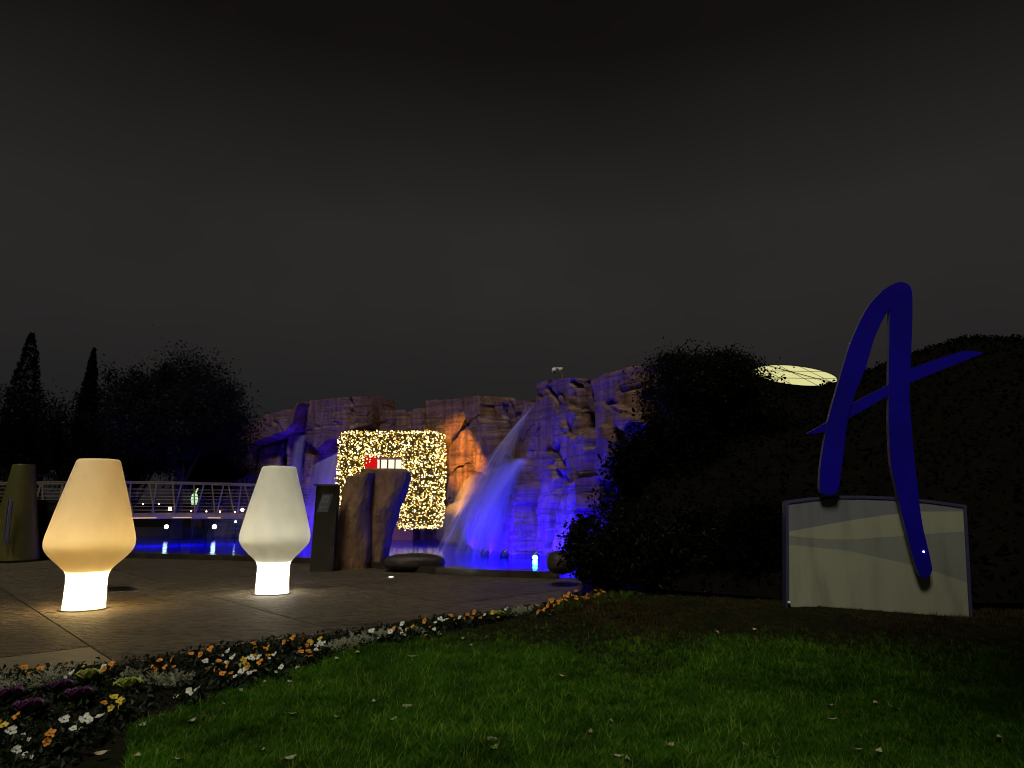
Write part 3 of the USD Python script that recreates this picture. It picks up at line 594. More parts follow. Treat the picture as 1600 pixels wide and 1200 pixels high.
for off, lean in ((-.02, .06), (-1.78, -.22)):
    s = .5
    while s < BL:
        a, b = bpt(s, off, .021), bpt(s + lean + .12 * math.sin(s * 1.3), off + (.10 if off > -1 else -.10), .978)
        mid = (a + b) / 2 + bn * (-.04 if off < -1 else .05)
        po = cat_([obox(a, mid, .085, .04, (bd[0], bd[1], .01)), obox(mid, b, .07, .04, (bd[0], bd[1], .01))])
        part(br, 'railing_post', po, 'steel'); s += .62
for s in (bB - bA)[:1] * 0: pass
def on_bridge(px):
    pxs = to_px(np.array([bpt(s, 0, 0) for s in np.linspace(0, BL, 200)]))[0]; return np.interp(px, pxs, np.linspace(0, BL, 200))
for px in (222, 247, 298, 322, 343, 367):
    s = on_bridge(px); part(br, 'post_light', ball(bpt(s, .06, .32 if px < 260 else .10), .022), 'deck_light', label='small warm light on a railing post')
for px in (265, 378):
    s = on_bridge(px); part(br, 'deck_lamp', ball(bpt(s, .04, .17), .055), 'deck_light', label='bright warm lamp at the foot of the railing')
for p0, p1 in ((160, 245), (270, 300), (325, 345)):
    part(br, 'light_strip', obox(bpt(on_bridge(p0), .03, -.10), bpt(on_bridge(p1), .03, -.10), .012, .02), 'deck_strip', label='lit strip along the edge of the deck')
def tube_shell(o, r, hh):
    m = lathe([(r, 0), (r, hh), (0, hh), (0, hh - .01), (r - .012, hh - .01), (r - .012, 0), (r, 0)], 16); m.apply_translation(o); return m
for px in (60, 130, 200, 240, 280, 320, 360, 410, 460):  # added lamps, out of view, that turn the water below blue
    s = on_bridge(px); o_ = bpt(s, -.9, -.17)
    part(br, 'lamp_shade', tube_shell(o_, .16, .12), 'black_metal')
    lens = trimesh.creation.cylinder(radius=.12, height=.006, sections=16); lens.apply_translation(o_ + [0, 0, .10]); part(br, 'underside_lamp', lens, 'under_glow', label='unseen blue lamp added under the deck to light the water')
# far bank behind the bridge with two white lamps at the waterline
bank = thing('far_bank', kind='structure')
part(bank, 'bank_wall', box(-30, -8.2, 29.2, 29.7, -.05, .45), 'dark_stone')
for px, py, r, lb in ((260, 823, .075, 'white waterline lamp left of the reflected lantern'), (335, 823, .085, 'white waterline lamp right of the reflected lantern'), (368, 815, .035, 'tiny white waterline lamp nearest the pale lamp')):
    p = P(px, py, 27.5)
    t_ = thing('waterline_lamp', lb, 'lamp', loc=p)
    part(t_, 'bulb', ball((0, 0, 0), r, 2), 'white_light'); part(t_, 'stem', tube((0, .03, -.02), (0, .03, -p[2]), .02), 'black_metal')
p = P(304, 778, 26.5)
ln = thing('garden_lantern', 'pale green glowing lantern seen through the bridge railing', 'lantern', loc=(p[0], 26.5, 0))
z = p[2]
part(ln, 'post', tube((0, 0, -.02), (0, 0, z - .26), .03), 'black_metal')
part(ln, 'glass', lathe([(0, z - .25), (.09, z - .25), (.13, z - .05), (.10, z + .12), (.03, z + .2), (0, z + .2)], 12), 'lantern_glow')
part(ln, 'finial', tube((.03, 0, z + .2), (.1, 0, z + .36), .03), 'lantern_glow'); part(ln, 'cap', lathe([(0, z + .2), (.06, z + .2), (0, z + .25)], 12), 'black_metal')

# ------------------------------------------------------------------ glowing vase lamps
LH = 2.1
PROF = [(.128, 0), (.126, .03), (.123, .10), (.122, .17), (.124, .21), (.135, .24), (.160, .27), (.192, .30), (.222, .33), (.248, .36), (.266, .39), (.273, .415), (.274, .44), (.269, .475), (.256, .53), (.208, .72), (.158, .90), (.138, .975), (.132, .99), (.122, .998), (.11, 1.0), (0, 1.0)]
from scipy.interpolate import PchipInterpolator
pz = np.array(PROF[:-6]); zz_ = np.linspace(0, pz[-1, 1], 70); rr_ = PchipInterpolator(pz[:, 1], pz[:, 0])(zz_)
PROFS = [*zip(rr_, zz_), *PROF[-5:]]
def vase(px, py, mat, glowm, label, h=LH):
    c = G(px, py)
    L = thing('vase_lamp', label, 'vase lamp', 'glowing vase lamps on the plaza', (c[0], c[1], 0))
    kn = int(np.searchsorted(zz_, .235)); part(L, 'shell', lathe([(r * h, z * h + .012) for r, z in PROFS[kn:]], 72), mat, smooth=True); part(L, 'neck', lathe([(r * h, z * h + .012) for r, z in PROFS[:kn + 1]], 72), mat.replace('shell', 'neck'), smooth=True)
    part(L, 'base_ring', lathe([(0, .001), (.152 * h, .001), (.156 * h, .008), (.154 * h, .014), (.132 * h, .016), (.132 * h, .0105), (0, .0105)], 48), 'black_metal', smooth=40)
    part(L, 'bulb', ball((0, 0, .115 * h), .075, 2, (1, 1, 1.7)), glowm); part(L, 'bulb_holder', tube((0, 0, .02), (0, 0, .055 * h), .05, 12), 'black_metal')
    return c
cL = vase(131, 951, 'warm_shell', 'warm_bulb_glow', 'larger nearer vase shaped lamp glowing warm yellow on the plaza', 2.12)
cR = vase(425, 927, 'white_shell', 'white_bulb_glow', 'smaller farther vase shaped lamp glowing creamy white on the plaza', 2.10)

# ------------------------------------------------------------------ boulders by the pool, information stand, bins
pb = thing('standing_boulder', 'brown upright boulder left of the dark cleft by the pool edge', 'boulder')
def pillar(outline, Y, depth, seed, amp=.10):
    "an upright rock from its outline: every level is an ellipse-like ring with its own width, set at its own distance"
    o = np.array([[*P(a, b, Y)[[0, 2]], P(c_, b, Y)[0]] for b, a, c_ in outline]); NZ = 130; zs = np.linspace(o[-1, 1], o[0, 1], NZ)
    xl, xr = np.interp(zs, o[::-1, 1], o[::-1, 0]), np.interp(zs, o[::-1, 1], o[::-1, 2]); na = 150; th = np.linspace(0, 2 * np.pi, na, endpoint=False)
    cx, rx = (xl + xr) / 2, (xr - xl) / 2
    e = lambda t: np.sign(t) * np.abs(t) ** .7
    X = cx[:, None] + rx[:, None] * e(np.cos(th)); Yy = Y + depth / 2 + (depth / 2) * (.75 + .25 * rx / rx.max())[:, None] * e(np.sin(th)); Z = np.repeat(zs[:, None], na, 1)
    v = np.stack([X, Yy, Z], -1).reshape(-1, 3); nrm = np.stack([np.repeat(np.cos(th)[None], NZ, 0), np.repeat(np.sin(th)[None], NZ, 0), Z * 0], -1).reshape(-1, 3)
    d = meshkit.fbm(v * [2.2, 2.2, 1.0], 5, seed) - .5; d2 = -np.abs(meshkit.fbm(v * [3.0, 3.0, .5], 4, seed + 3) - .5)
    v = v + nrm * (d * 2 * amp + d2 * amp * 2.2 + amp * .2 + (np.abs(meshkit.fbm(v * [7, 7, 1.4], 4, seed + 6) - .5) * -.7 + .1) * amp)[:, None]
    k = np.arange(NZ * na).reshape(NZ, na); kr = np.roll(k, -1, 1)
    f = np.concatenate([np.stack([k[:-1], kr[:-1], kr[1:]], -1).reshape(-1, 3), np.stack([k[:-1], kr[1:], k[1:]], -1).reshape(-1, 3)])
    top = np.array([[v[-na:, 0].mean(), v[-na:, 1].mean(), v[-na:, 2].mean() + .03]]); n = len(v); last = k[-1]
    f = np.concatenate([f, np.stack([last, np.roll(last, -1), np.full(na, n)], -1)])
    return np.vstack([v, top]), f
BY = 16.0
part(pb, 'rock_body', pillar([(738, 560, 577), (745, 538, 577), (760, 531, 574), (790, 527, 571), (830, 522, 574), (860, 518, 576), (893, 516, 577)], BY, 1.0, 5), 'boulder_stone', smooth=60)
pb2 = thing('leaning_boulder', 'dark flat topped boulder flaring upward right of the cleft by the pool edge', 'boulder')
part(pb2, 'rock_body', pillar([(732, 560, 630), (737, 560, 636), (748, 562, 636), (770, 566, 630), (800, 568, 619), (830, 570, 608), (860, 572, 600), (893, 572, 594)], BY + .35, 1.0, 8, .09), 'boulder_stone', smooth=60)
def small_rock(px, py, Y, s, seed, label):
    c = P(px, py, Y); single('pool_rock', rock(c, s, seed, 4, .2), 'dark_stone', label, 'rock', smooth=60)
small_rock(647, 878, 15.6, (.68, .34, .18), 3, 'low flat dark rock on the kerb in front of the reflected lights')
small_rock(876, 878, 12.9, (.26, .35, .20), 4, 'rounded dark rock at the right end of the pool')
st = thing('information_stand', 'dark slanted information stand beside the upright boulder', 'information stand')
sy = 15.5
s_ = [P(494, 759, sy), P(527, 759, sy), P(520, 884, sy), P(484, 884, sy)]
q = np.array([[p_[0], p_[2]] for p_ in s_]); q[2:, 1] = .0
bod = prism(Polygon(q), 0, .22); bod.apply_transform(frame((0, sy + .24, 0), (1, 0, 0), (0, 0, 1), (0, -1, 0))); part(st, 'body', bod, 'dark_panel')
cpx = np.array([[P(491, 759, sy)[0], P(491, 759, sy)[2]], [P(529, 759, sy)[0], P(491, 759, sy)[2]], [P(529, 755, sy)[0], P(491, 756.5, sy)[2]], [P(490, 755, sy)[0], P(491, 756.5, sy)[2]]])
m = prism(Polygon(cpx), 0, .32); m.apply_transform(frame((0, sy + .29, 0), (1, 0, 0), (0, 0, 1), (0, -1, 0))); part(st, 'cap', m, 'black_metal')
sc = np.array([[P(a, b, sy)[0], P(a, b, sy)[2]] for a, b in ((504, 772), (520, 772), (512, 800), (495, 800))])
m = prism(Polygon(sc), 0, .02); m.apply_transform(frame((0, sy + .018, 0), (1, 0, 0), (0, 0, 1), (0, -1, 0))); part(st, 'display', m, 'screen_blue')
for k, (a, b) in enumerate([(775, 780), (781, 786), (791, 794)]):
    for j in range(3):
        qx = [P(506 - (a - 772) * .30 + j * 4, a, sy), P(508 - (a - 772) * .30 + j * 4, a, sy), P(508 - (b - 772) * .30 + j * 4, b, sy), P(506 - (b - 772) * .30 + j * 4, b, sy)]
        m = prism(Polygon([(p_[0], p_[2]) for p_ in qx]), 0, .006); m.apply_transform(frame((0, sy - .003, 0), (1, 0, 0), (0, 0, 1), (0, -1, 0))); part(st, 'print_mark', m, 'print_grey')
# olive totem and bin at the left edge
ty = 17.6
tt = thing('olive_totem', 'olive green tapered totem with a chrome bar at the left edge', 'totem')
a, b, c_, d_ = P(3, 724, ty), P(32, 724, ty), P(35, 872, ty), P(-46, 872, ty)
tc_ = P(-2, 872, ty); m = lathe([(0, .03), (.56, .03), (.58, .06), (.255, a[2] - .02), (.235, a[2]), (0, a[2])], 40); m.apply_translation((tc_[0], ty + .5, 0)); part(tt, 'body', m, 'olive_plastic', smooth=40)
m = lathe([(0, 0), (.5, 0), (.5, .0295), (0, .0295)], 32); m.apply_translation((tc_[0], ty + .5, 0)); part(tt, 'foot', m, 'black_metal')
part(tt, 'chrome_bar', tube(P(15, 779, ty - .12), P(6, 852, ty - .12), .022), 'chrome'); part(tt, 'purple_bar', tube(P(19.5, 783, ty - .10), P(12, 850, ty - .10), .02), 'frame_blue')
for py in (784, 846):
    part(tt, 'bar_bracket', obox(P(14 - (py - 784) * .11, py, ty - .12), P(14 - (py - 784) * .11, py, ty + .01), .02, .02), 'black_metal')
by = 18.6
bi = thing('litter_bin', 'tall black litter bin between the olive totem and the warm lamp', 'litter bin')
x0, x1 = P(42, 860, by)[0], P(82, 860, by)[0]; zt = P(60, 781, by)[2]
part(bi, 'body', box(x0, x1, by, by + .5, .04, zt - .08), 'bin_black'); part(bi, 'lid', box(x0 - .03, x1 + .03, by - .03, by + .53, zt - .075, zt), 'bin_black'); part(bi, 'foot', box(x0 + .05, x1 - .05, by + .05, by + .45, 0, .038), 'black_metal')
part(bi, 'door', box(x0 + .12, x1 - .12, by - .018, by - .002, .12, zt - .3), 'dark_panel'); part(bi, 'door_handle', box(x0 + .17, x0 + .20, by - .04, by - .019, zt * .5, zt * .62), 'chrome')
single('crumpled_paper', rock((P(38, 869, 18.2)[0], 18.2, .05), (.13, .08, .05), 12, 2, .5), 'cctv_white', 'crumpled white paper on the ground beside the litter bin', 'paper')
# recessed spot and drain cover in the paving
c = G(611, 903)
sp = thing('ground_spot', 'small white recessed ground light in the paving before the boulders', 'ground light', loc=(c[0], c[1], .004))
part(sp, 'rim', lathe([(.062, 0), (.09, 0), (.09, .012), (.062, .016)], 24), 'steel'); part(sp, 'lens', lathe([(0, .003), (.06, .003), (.06, .012), (.03, .022), (0, .025)], 24), 'spot_white')
dc = np.array([G(*p_)[:2] for p_ in ((157, 918), (205, 917), (219, 924), (170, 926))])
drain = thing('drain_cover', 'dark rectangular drain cover in the paving beside the warm lamp', 'drain cover')
part(drain, 'frame', prism(Polygon(dc).difference(Polygon(dc).buffer(-.06, join_style=2)), .004, .014), 'black_metal')
ax, ay = (dc[1] - dc[0]), (dc[3] - dc[0])
for k in range(6):
    f0, f1 = .10 + k * .135, .10 + k * .135 + .10
    part(drain, 'bar', prism([dc[0] + ax * f0 + ay * .1, dc[0] + ax * f1 + ay * .1, dc[0] + ax * f1 + ay * .9, dc[0] + ax * f0 + ay * .9], .004, .011), 'dark_panel')

# ------------------------------------------------------------------ the sign
SY0, SY1 = 8.62, 8.34
sl, sr = P(1230, 860, SY0), P(1508, 860, SY1)
sx = np.array([sr[0] - sl[0], sr[1] - sl[1], 0]); SW = np.linalg.norm(sx); sx /= SW; sn = np.array([sx[1], -sx[0], 0])   # sn faces the viewer
so = np.array([sl[0], sl[1], 0])
def sign_uv(px, py, off=0.0):
    "where a pixel of the photograph meets the plane of the sign"
    r = ray(px, py); o = np.array([0, 0, CAM_H]); p0 = so + sn * off
    t = ((p0 - o) @ sn) / (r @ sn); p = o + r * t[..., None] if np.ndim(t) else o + r * t
    return np.stack([(p - so) @ sx, p[..., 2]], -1)
def sign_slab(poly, d0, d1):
    m = prism(poly, d0, d1); m.apply_transform(frame(so, sx, np.array([0, 0, 1.0]), sn))
    if m.volume < 0: m.invert()
    return m
sg = thing('monument_sign', 'big blue letter A standing on a grey and cream curved top sign panel', 'sign')
tp = [(1232, 787), (1270, 782), (1310, 779), (1350, 779), (1390, 780.5), (1450, 785.5), (1505, 793)]
pan = np.vstack([sign_uv(*np.array(tp).T), sign_uv(np.array([1512, 1231]), np.array([952, 938]))])
panel = Polygon(pan)
low = Polygon(np.vstack([pan[:-2], pan[-2:] - [0, .22]]))
part(sg, 'panel', sign_slab(low, -.16, -.002), 'sign_grey')
fr_ = low.buffer(.035, join_style=2).difference(low.buffer(.001, join_style=2))
part(sg, 'frame', sign_slab(fr_, -.17, .008), 'frame_blue')
def band(px, mat):
    g = Polygon(sign_uv(*np.array(px).T)).intersection(low.buffer(-.004)); g = g if g.geom_type == 'Polygon' else max(g.geoms, key=lambda z_: z_.area); return g
A_ = [(1220, 833), (1270, 824), (1330, 813), (1385, 805), (1441, 799.5), (1515, 799)]
B_ = [(1220, 836), (1250, 839.5), (1300, 843.5), (1340, 843), (1404, 838), (1515, 830)]
C_ = [(1220, 850), (1260, 854), (1320, 860), (1390, 875), (1427, 883), (1470, 896), (1515, 912)]
part(sg, 'cream_wave', sign_slab(band(A_ + B_[::-1], 0), -.001, .004), 'sign_cream')
part(sg, 'grey_wave', sign_slab(band(B_ + C_[::-1], 0), -.001, .003), 'sign_mid')
part(sg, 'cream_field', sign_slab(band(C_ + [(1515, 1000), (1220, 1000)], 0), -.001, .0045), 'sign_cream')
LETTER = [(1283, 723), (1294, 658), (1311, 597), (1329, 537), (1353, 485), (1376, 457), (1397, 443), (1412, 441), (1423, 449), (1426, 471), (1425, 520), (1423, 574), (1421, 616), (1425, 677), (1432, 747), (1441, 817), (1454, 874), (1456, 893), (1447, 903), (1436, 897), (1425, 863), (1413, 817), (1400, 761), (1392, 719), (1389, 663), (1389, 600), (1390.5, 490),
          (1388, 487), (1384, 491), (1367, 527), (1353, 574), (1339, 607), (1325, 653), (1318, 709), (1310, 764), (1302, 772), (1287, 772), (1281, 763)]
D0, D1 = .015, .10
lg = Polygon(sign_uv(*spline(LETTER, 6).T, D1)).buffer(0)
BAR = [(1262, 677.5), (1277, 668), (1296, 657), (1332, 630), (1390, 600), (1423, 577), (1460, 562), (1507, 548.5), (1536, 551), (1516, 560), (1469, 579), (1423, 598), (1390, 617), (1327, 654), (1293, 673)]
bg = Polygon(sign_uv(*spline(BAR, 5).T, D1)).buffer(0)
bar_only = bg.difference(lg.buffer(.003))
def letter_part(name, g, d0, d1):
    for gg in getattr(g, 'geoms', [g]):
        if gg.area > .0005:
            gg = gg.simplify(.002)
            ins = gg
            back = sign_slab(gg, d0, d1 - .012)
            part(sg, name + '_side', back, 'letter_edge')
            for g2 in getattr(ins, 'geoms', [ins]):
                if g2.area > .0003: part(sg, name + '_face', cat_([sign_slab(g2, d1 - .0118, d1)]), 'letter_blue')
letter_part('letter_stroke', lg, D0, D1); letter_part('letter_bar', bar_only, D0 + .01, D1 - .012)
b_ = sign_uv(1443, 862, D1); part(sg, 'bolt', ball(so + sx * b_[0] + sn * (D1 + .004) + np.array([0, 0, b_[1]]), .012, 1), 'spot_white')  # glows though no lamp: stands in for the glint on a stud
b_ = sign_uv(1232, 941, 0); part(sg, 'corner_bracket', ball(so + sx * b_[0] + sn * .03 + np.array([0, 0, b_[1]]), .02, 1), 'cctv_white')

# ------------------------------------------------------------------ hill, skylight, camera post
CREST = [(860, 760), (930, 730), (985, 668), (1010, 640), (1100, 638), (1180, 630), (1250, 627), (1310, 611), (1400, 582), (1480, 556), (1530, 545), (1570, 543), (1600, 544), (1700, 548), (1900, 570)]
def hill_mesh():
    pxs = np.arange(900, 1960, 9.0); rows = []
    tcr = np.interp(pxs, *np.array(CREST).T)
    for k, t in enumerate(np.linspace(0, 1, 46)):
        f0 = np.interp(pxs, [900, 960, 1040, 1130, 1230, 1400, 1960], [11.6, 10.9, 10.0, 9.5, 9.0, 8.75, 8.7]); yf = f0 + t * (26.5 - f0)
        x = (pxs - 800) / F * yf
        zc = 1.5 + (785 - tcr) / F * 24.4
        w = np.clip((pxs - 905) / 130, 0, 1); w = w * w * (3 - 2 * w)
        prof = np.sin(np.clip(t * 1.08, 0, 1) * np.pi / 2) ** .9
        rows.append(np.column_stack([x, yf, .12 + (zc - .1) * prof * (.10 + .90 * w) + .16 * (1 - t) + .25 * (meshkit.fbm(np.column_stack([x * .7, yf * .7, x * 0]), 4, 6) - .5) * min(1, t * 6)]))
    rows += [np.column_stack([rows[-1][:, 0] * 1.4, rows[-1][:, 1] + 14, np.full(len(pxs), -.1)])]
    v = np.vstack(rows); n = len(pxs); k = np.arange(len(v)).reshape(-1, n)
    f = np.concatenate([np.stack([k[:-1, :-1], k[:-1, 1:], k[1:, 1:]], -1).reshape(-1, 3), np.stack([k[:-1, :-1], k[1:, 1:], k[1:, :-1]], -1).reshape(-1, 3)])
    return trimesh.Trimesh(v, f, process=False)
hm = hill_mesh()
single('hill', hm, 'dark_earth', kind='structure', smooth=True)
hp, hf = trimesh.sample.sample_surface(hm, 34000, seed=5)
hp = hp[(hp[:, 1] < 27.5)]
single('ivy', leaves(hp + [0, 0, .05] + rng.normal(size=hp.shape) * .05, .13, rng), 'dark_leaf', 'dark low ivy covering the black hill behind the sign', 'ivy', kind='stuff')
SKY_Y = 25.6
c = P(1241, 587, SKY_Y); wR = 62 / F * SKY_Y
skl = thing('round_skylight', 'round glowing yellow glass skylight with dark bars on the hilltop', 'skylight')
el_ = math.atan2(c[2] - CAM_H, SKY_Y); slope = math.asin(33 / 123) + el_
ux = np.array([1.0, 0, -.015]); ux /= np.linalg.norm(ux); uy = np.array([0, math.cos(slope), math.sin(slope)]); uz = np.cross(ux, uy); uy = np.cross(uz, ux)
uy = np.array([0, math.cos(slope - 2 * 0), math.sin(slope)]); 
Tm = frame(c, ux, uy, np.cross(ux, uy))
disc = shapely.Point(0, 0).buffer(wR, quad_segs=24)
xs = [-.5, .1, .62]; ys = [-.30, .38]
bars = []
diag = LineString([(-.45 * wR, 1.0 * wR), (.75 * wR, -.9 * wR)]).buffer(.04)
for y in ys: bars.append(LineString([(-2 * wR, y * wR), (2 * wR, y * wR)]).buffer(.022))
for x in xs: bars.append(LineString([(x * wR - .3, 2), (x * wR + .2, -2)]).buffer(.014))
barU = shapely.union_all(bars + [diag]).intersection(disc)
for g in disc.difference(barU.buffer(.002)).geoms:
    if g.area > .004:
        m = prism(g, 0, .02); m.apply_transform(Tm); part(skl, 'pane', m, 'skylight_glow')
for b in bars + [diag]:
    g = b.intersection(disc)
    if not g.is_empty:
        i = bars.index(b) if b in bars else 9
        m = prism(g, .021 + .003 * (i % 10), .03 + .003 * (i % 10)); m.apply_transform(Tm); part(skl, 'bar', m, 'black_metal' if i == 9 else 'bronze_bar')
m = prism(disc.buffer(.07).difference(disc.buffer(.003)), -.45, .045); m.apply_transform(Tm); part(skl, 'rim', m, 'black_metal')
# security camera post on the cliff
cc, n_, t_ = wall_at(878, .0, 0); zt = P(878, 597, cc[1])[2]; zt2 = P(878, 576, cc[1])[2]
cv = thing('security_camera', 'white twin headed security camera on a thin pole above the cliff', 'security camera', loc=(P(879, 590, cc[1])[0], cc[1], 0))
part(cv, 'pole', tube((0, 0, zt - .35), (0, 0, zt2), .016), 'steel'); part(cv, 'arm', tube((.0, 0, zt2 + .012), (-.25, 0, zt2 + .012), .022), 'cctv_white')
part(cv, 'camera_head', ball((-.25, -.02, zt2 - .06), .085, 2, (.85, 1, 1.1)), 'cctv_white', smooth=True); part(cv, 'junction_box', ball((-.06, -.02, zt2 - .03), .06, 2), 'cctv_white', smooth=True)
part(cv, 'lens', ball((-.26, -.07, zt2 - .12), .04, 2), 'black_metal', smooth=True)

# ------------------------------------------------------------------ trees and shrubs
def bush(name, label, cat, px, py, Y, rpx, rpy, n, size, mat, seed, depth=None, clumps=60, trunk=True, group=None, spread=.26, shell=.5, ground_z=0):
    rg = np.random.default_rng(seed); c = P(px, py, Y); rx, rz = rpx / F * Y, rpy / F * Y
    t = thing(name, label, cat, group)
    pts = crown_points(c, (rx * .85, (depth or rx) * .85, rz * .85), n, rg, clumps, spread, shell)
    pts = pts[pts[:, 2] > ground_z + .02]
    part(t, 'crown', leaves(pts, size, rg), mat)
    if trunk:
        base = np.array([c[0], c[1], ground_z - .05]); segs = []
        m = trimesh.creation.cone(radius=max(.06, rx * .08), height=max(c[2] - ground_z, .3) * 1.2, sections=9); m.apply_translation(base); segs.append(m)
        for k in range(7):
            a = rg.uniform(0, 2 * np.pi); s0 = base + np.array([0, 0, (c[2] - ground_z) * rg.uniform(.35, .75)]); e = c + np.array([math.cos(a) * rx * .55, math.sin(a) * rx * .5, rz * rg.uniform(-.1, .5)])
            segs.append(tube(s0, e, max(.02, rx * .025), 6))
        part(t, 'trunk', cat_(segs), 'bark')
    return t
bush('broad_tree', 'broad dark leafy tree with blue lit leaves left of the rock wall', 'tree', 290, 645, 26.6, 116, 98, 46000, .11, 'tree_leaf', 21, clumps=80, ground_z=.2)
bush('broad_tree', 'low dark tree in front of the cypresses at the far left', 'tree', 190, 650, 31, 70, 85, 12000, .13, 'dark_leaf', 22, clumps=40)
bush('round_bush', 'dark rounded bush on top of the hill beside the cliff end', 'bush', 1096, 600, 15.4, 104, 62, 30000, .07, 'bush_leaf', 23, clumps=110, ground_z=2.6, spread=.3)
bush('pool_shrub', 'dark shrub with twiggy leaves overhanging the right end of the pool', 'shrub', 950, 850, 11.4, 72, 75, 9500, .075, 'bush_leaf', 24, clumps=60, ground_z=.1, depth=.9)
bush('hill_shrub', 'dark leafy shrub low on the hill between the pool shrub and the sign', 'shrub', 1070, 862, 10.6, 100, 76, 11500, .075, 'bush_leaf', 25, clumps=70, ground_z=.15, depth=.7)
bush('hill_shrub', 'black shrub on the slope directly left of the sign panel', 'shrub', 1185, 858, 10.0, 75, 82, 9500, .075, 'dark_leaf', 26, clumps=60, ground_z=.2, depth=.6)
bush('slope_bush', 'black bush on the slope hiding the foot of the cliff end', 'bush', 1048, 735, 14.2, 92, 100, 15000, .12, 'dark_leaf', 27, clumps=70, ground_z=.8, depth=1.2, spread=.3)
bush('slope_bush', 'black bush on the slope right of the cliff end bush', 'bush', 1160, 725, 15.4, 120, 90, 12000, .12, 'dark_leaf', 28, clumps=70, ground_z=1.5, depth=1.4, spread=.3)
def cypress(px, ptop, pbase_w, Y, seed, label):
    rg = np.random.default_rng(seed); t = thing('cypress_tree', label, 'cypress'); top_ = P(px, ptop, Y); Hh = top_[2]; R = pbase_w / F * Y
    n = 7000; s = rg.uniform(0, 1, n) ** .7; rr = R * np.minimum(1, (1 - (1 - s)) ** .75 * 1.0 + .03) * np.where(s > .8, 1 - (s - .8) * .8, 1)
    th = rg.uniform(0, 2 * np.pi, n); lump = .75 + .5 * meshkit.noise(np.column_stack([np.cos(th) * 2, np.sin(th) * 2, s * 9]), seed); q = np.sqrt(rg.uniform(.3, 1, n))
    pts = np.column_stack([top_[0] + rr * q * lump * np.cos(th), Y + rr * q * lump * np.sin(th), Hh * (1 - s) + .2 * s])
    part(t, 'crown', leaves(pts, .22, rg, np.array([0, 0, 1.0]), .4), 'dark_leaf'); k_ = trimesh.creation.cone(radius=.16, height=Hh * .9, sections=8); k_.apply_translation((top_[0], Y, -.05)); part(t, 'trunk', k_, 'bark')
cypress(50, 520, 50, 36, 31, 'taller dark cypress tree at the far left against the sky')
cypress(147, 543, 30, 37, 32, 'smaller dark pointed cypress tree right of the taller one')
for k, (px, py, Y, rpx, rpy, lb) in enumerate([(20, 680, 33, 75, 75, 'black hedge bush at the far left below the tall cypress'), (110, 690, 33, 70, 72, 'black hedge bush between the two cypresses'), (215, 715, 30, 80, 55, 'black hedge bush behind the bridge railing'), (330, 740, 28.6, 60, 42, 'dark hedge bush at the foot of the broad tree')]):
    bush('hedge_bush', lb, 'bush', px, py, Y, rpx, rpy, 11000, .14, 'dark_leaf', 40 + k, clumps=40, ground_z=.1, spread=.35, shell=.2)

rg = np.random.default_rng(51); sc0 = np.array([5.6, .3, 9.2]); shade = thing('shade_tree', 'unseen tree added behind the viewer at the right to shade the lawn', 'tree')  # out of view, added to throw soft shade on the right lawn
part(shade, 'crown', leaves(crown_points(sc0, (4.2, 2.6, 1.7), 26000, rg, 60, .3, .3), .2, rg), 'tree_leaf'); m = trimesh.creation.cone(radius=.3, height=10, sections=12); m.apply_translation((sc0[0], sc0[1] - 1.2, -.05)); part(shade, 'trunk', m, 'bark')
# ------------------------------------------------------------------ flower bed plants
def petal(w, L, cup=.25, n=5):
    a = np.linspace(-1, 1, n); v = [(0, 0, 0)]; f = []
    for i, t in enumerate(a):
        v.append((t * w * .55, L * .55, cup * L * .2)); v.append((t * w * .38, L * (1 - .18 * t * t), cup * L * (.35 + .15 * t * t)))
    for i in range(n - 1):
        m0, m1, e0, e1 = 1 + 2 * i, 3 + 2 * i, 2 + 2 * i, 4 + 2 * i
        f += [(0, m1, m0), (m0, m1, e1), (m0, e1, e0)]
    return np.array(v), np.array(f)
def bloom(r, rg):
    ms = []
    for k, a in enumerate((0, 75, 150, 215, 290)):
        v, f = petal(r * (.95 if k != 2 else 1.15), r * rg.uniform(.8, 1.15), rg.uniform(-.1, 1.1)); t = math.radians(a + rg.uniform(-8, 8)); R = np.array([[math.cos(t), -math.sin(t), 0], [math.sin(t), math.cos(t), 0], [0, 0, 1]])
        v = v + rg.normal(size=v.shape) * r * .05; ms.append(trimesh.Trimesh(v @ R.T + [0, 0, .0015 * k], f, process=False))
    return cat_(ms)
def face_to(m, at_, yaw, pitch):
    R = trimesh.transformations.rotation_matrix(math.radians(yaw), [0, 0, 1]) @ trimesh.transformations.rotation_matrix(math.radians(pitch), [1, 0, 0])
    m = m.copy(); m.apply_transform(R); m.apply_translation(at_); return m
def foliage(R, h, n, rg, size):
    a = rg.uniform(0, 2 * np.pi, n); q = np.sqrt(rg.uniform(0, 1, n)) * R
    return leaves(np.column_stack([q * np.cos(a), q * np.sin(a), rg.uniform(.01, h, n)]), size, rg, np.array([0, 0, 1.5]), .6)
def pansy(label, group, mat, seed, loc, nb=3):
    rg = np.random.default_rng(seed); t = thing('pansy', label, 'pansy', group, loc)
    part(t, 'foliage', foliage(.11, .10, 70, rg, .05), 'bed_leaf')
    spots = [(0, 0, .13)] + [(rg.uniform(-.09, .09), rg.uniform(-.09, .09), rg.uniform(.07, .12)) for _ in range(nb - 1)]
    for k, s in enumerate(spots):
        r = .030 if k == 0 else rg.uniform(.015, .026); yw, pt_ = rg.uniform(-60, 60), rg.uniform(15, 75)
        fl_ = part(t, 'flower', face_to(bloom(r, rg), s, yw, pt_), mat)
        part(fl_, 'eye', face_to(ball((0, 0, .006), r * .17, 1, (1, 1, .5)), s, yw, pt_), 'petal_eye')
        part(t, 'stem', tube((s[0] * .4, s[1] * .4, .0), (s[0], s[1] + .004, s[2] - .004), .0022, 5), 'bed_leaf')
    return t
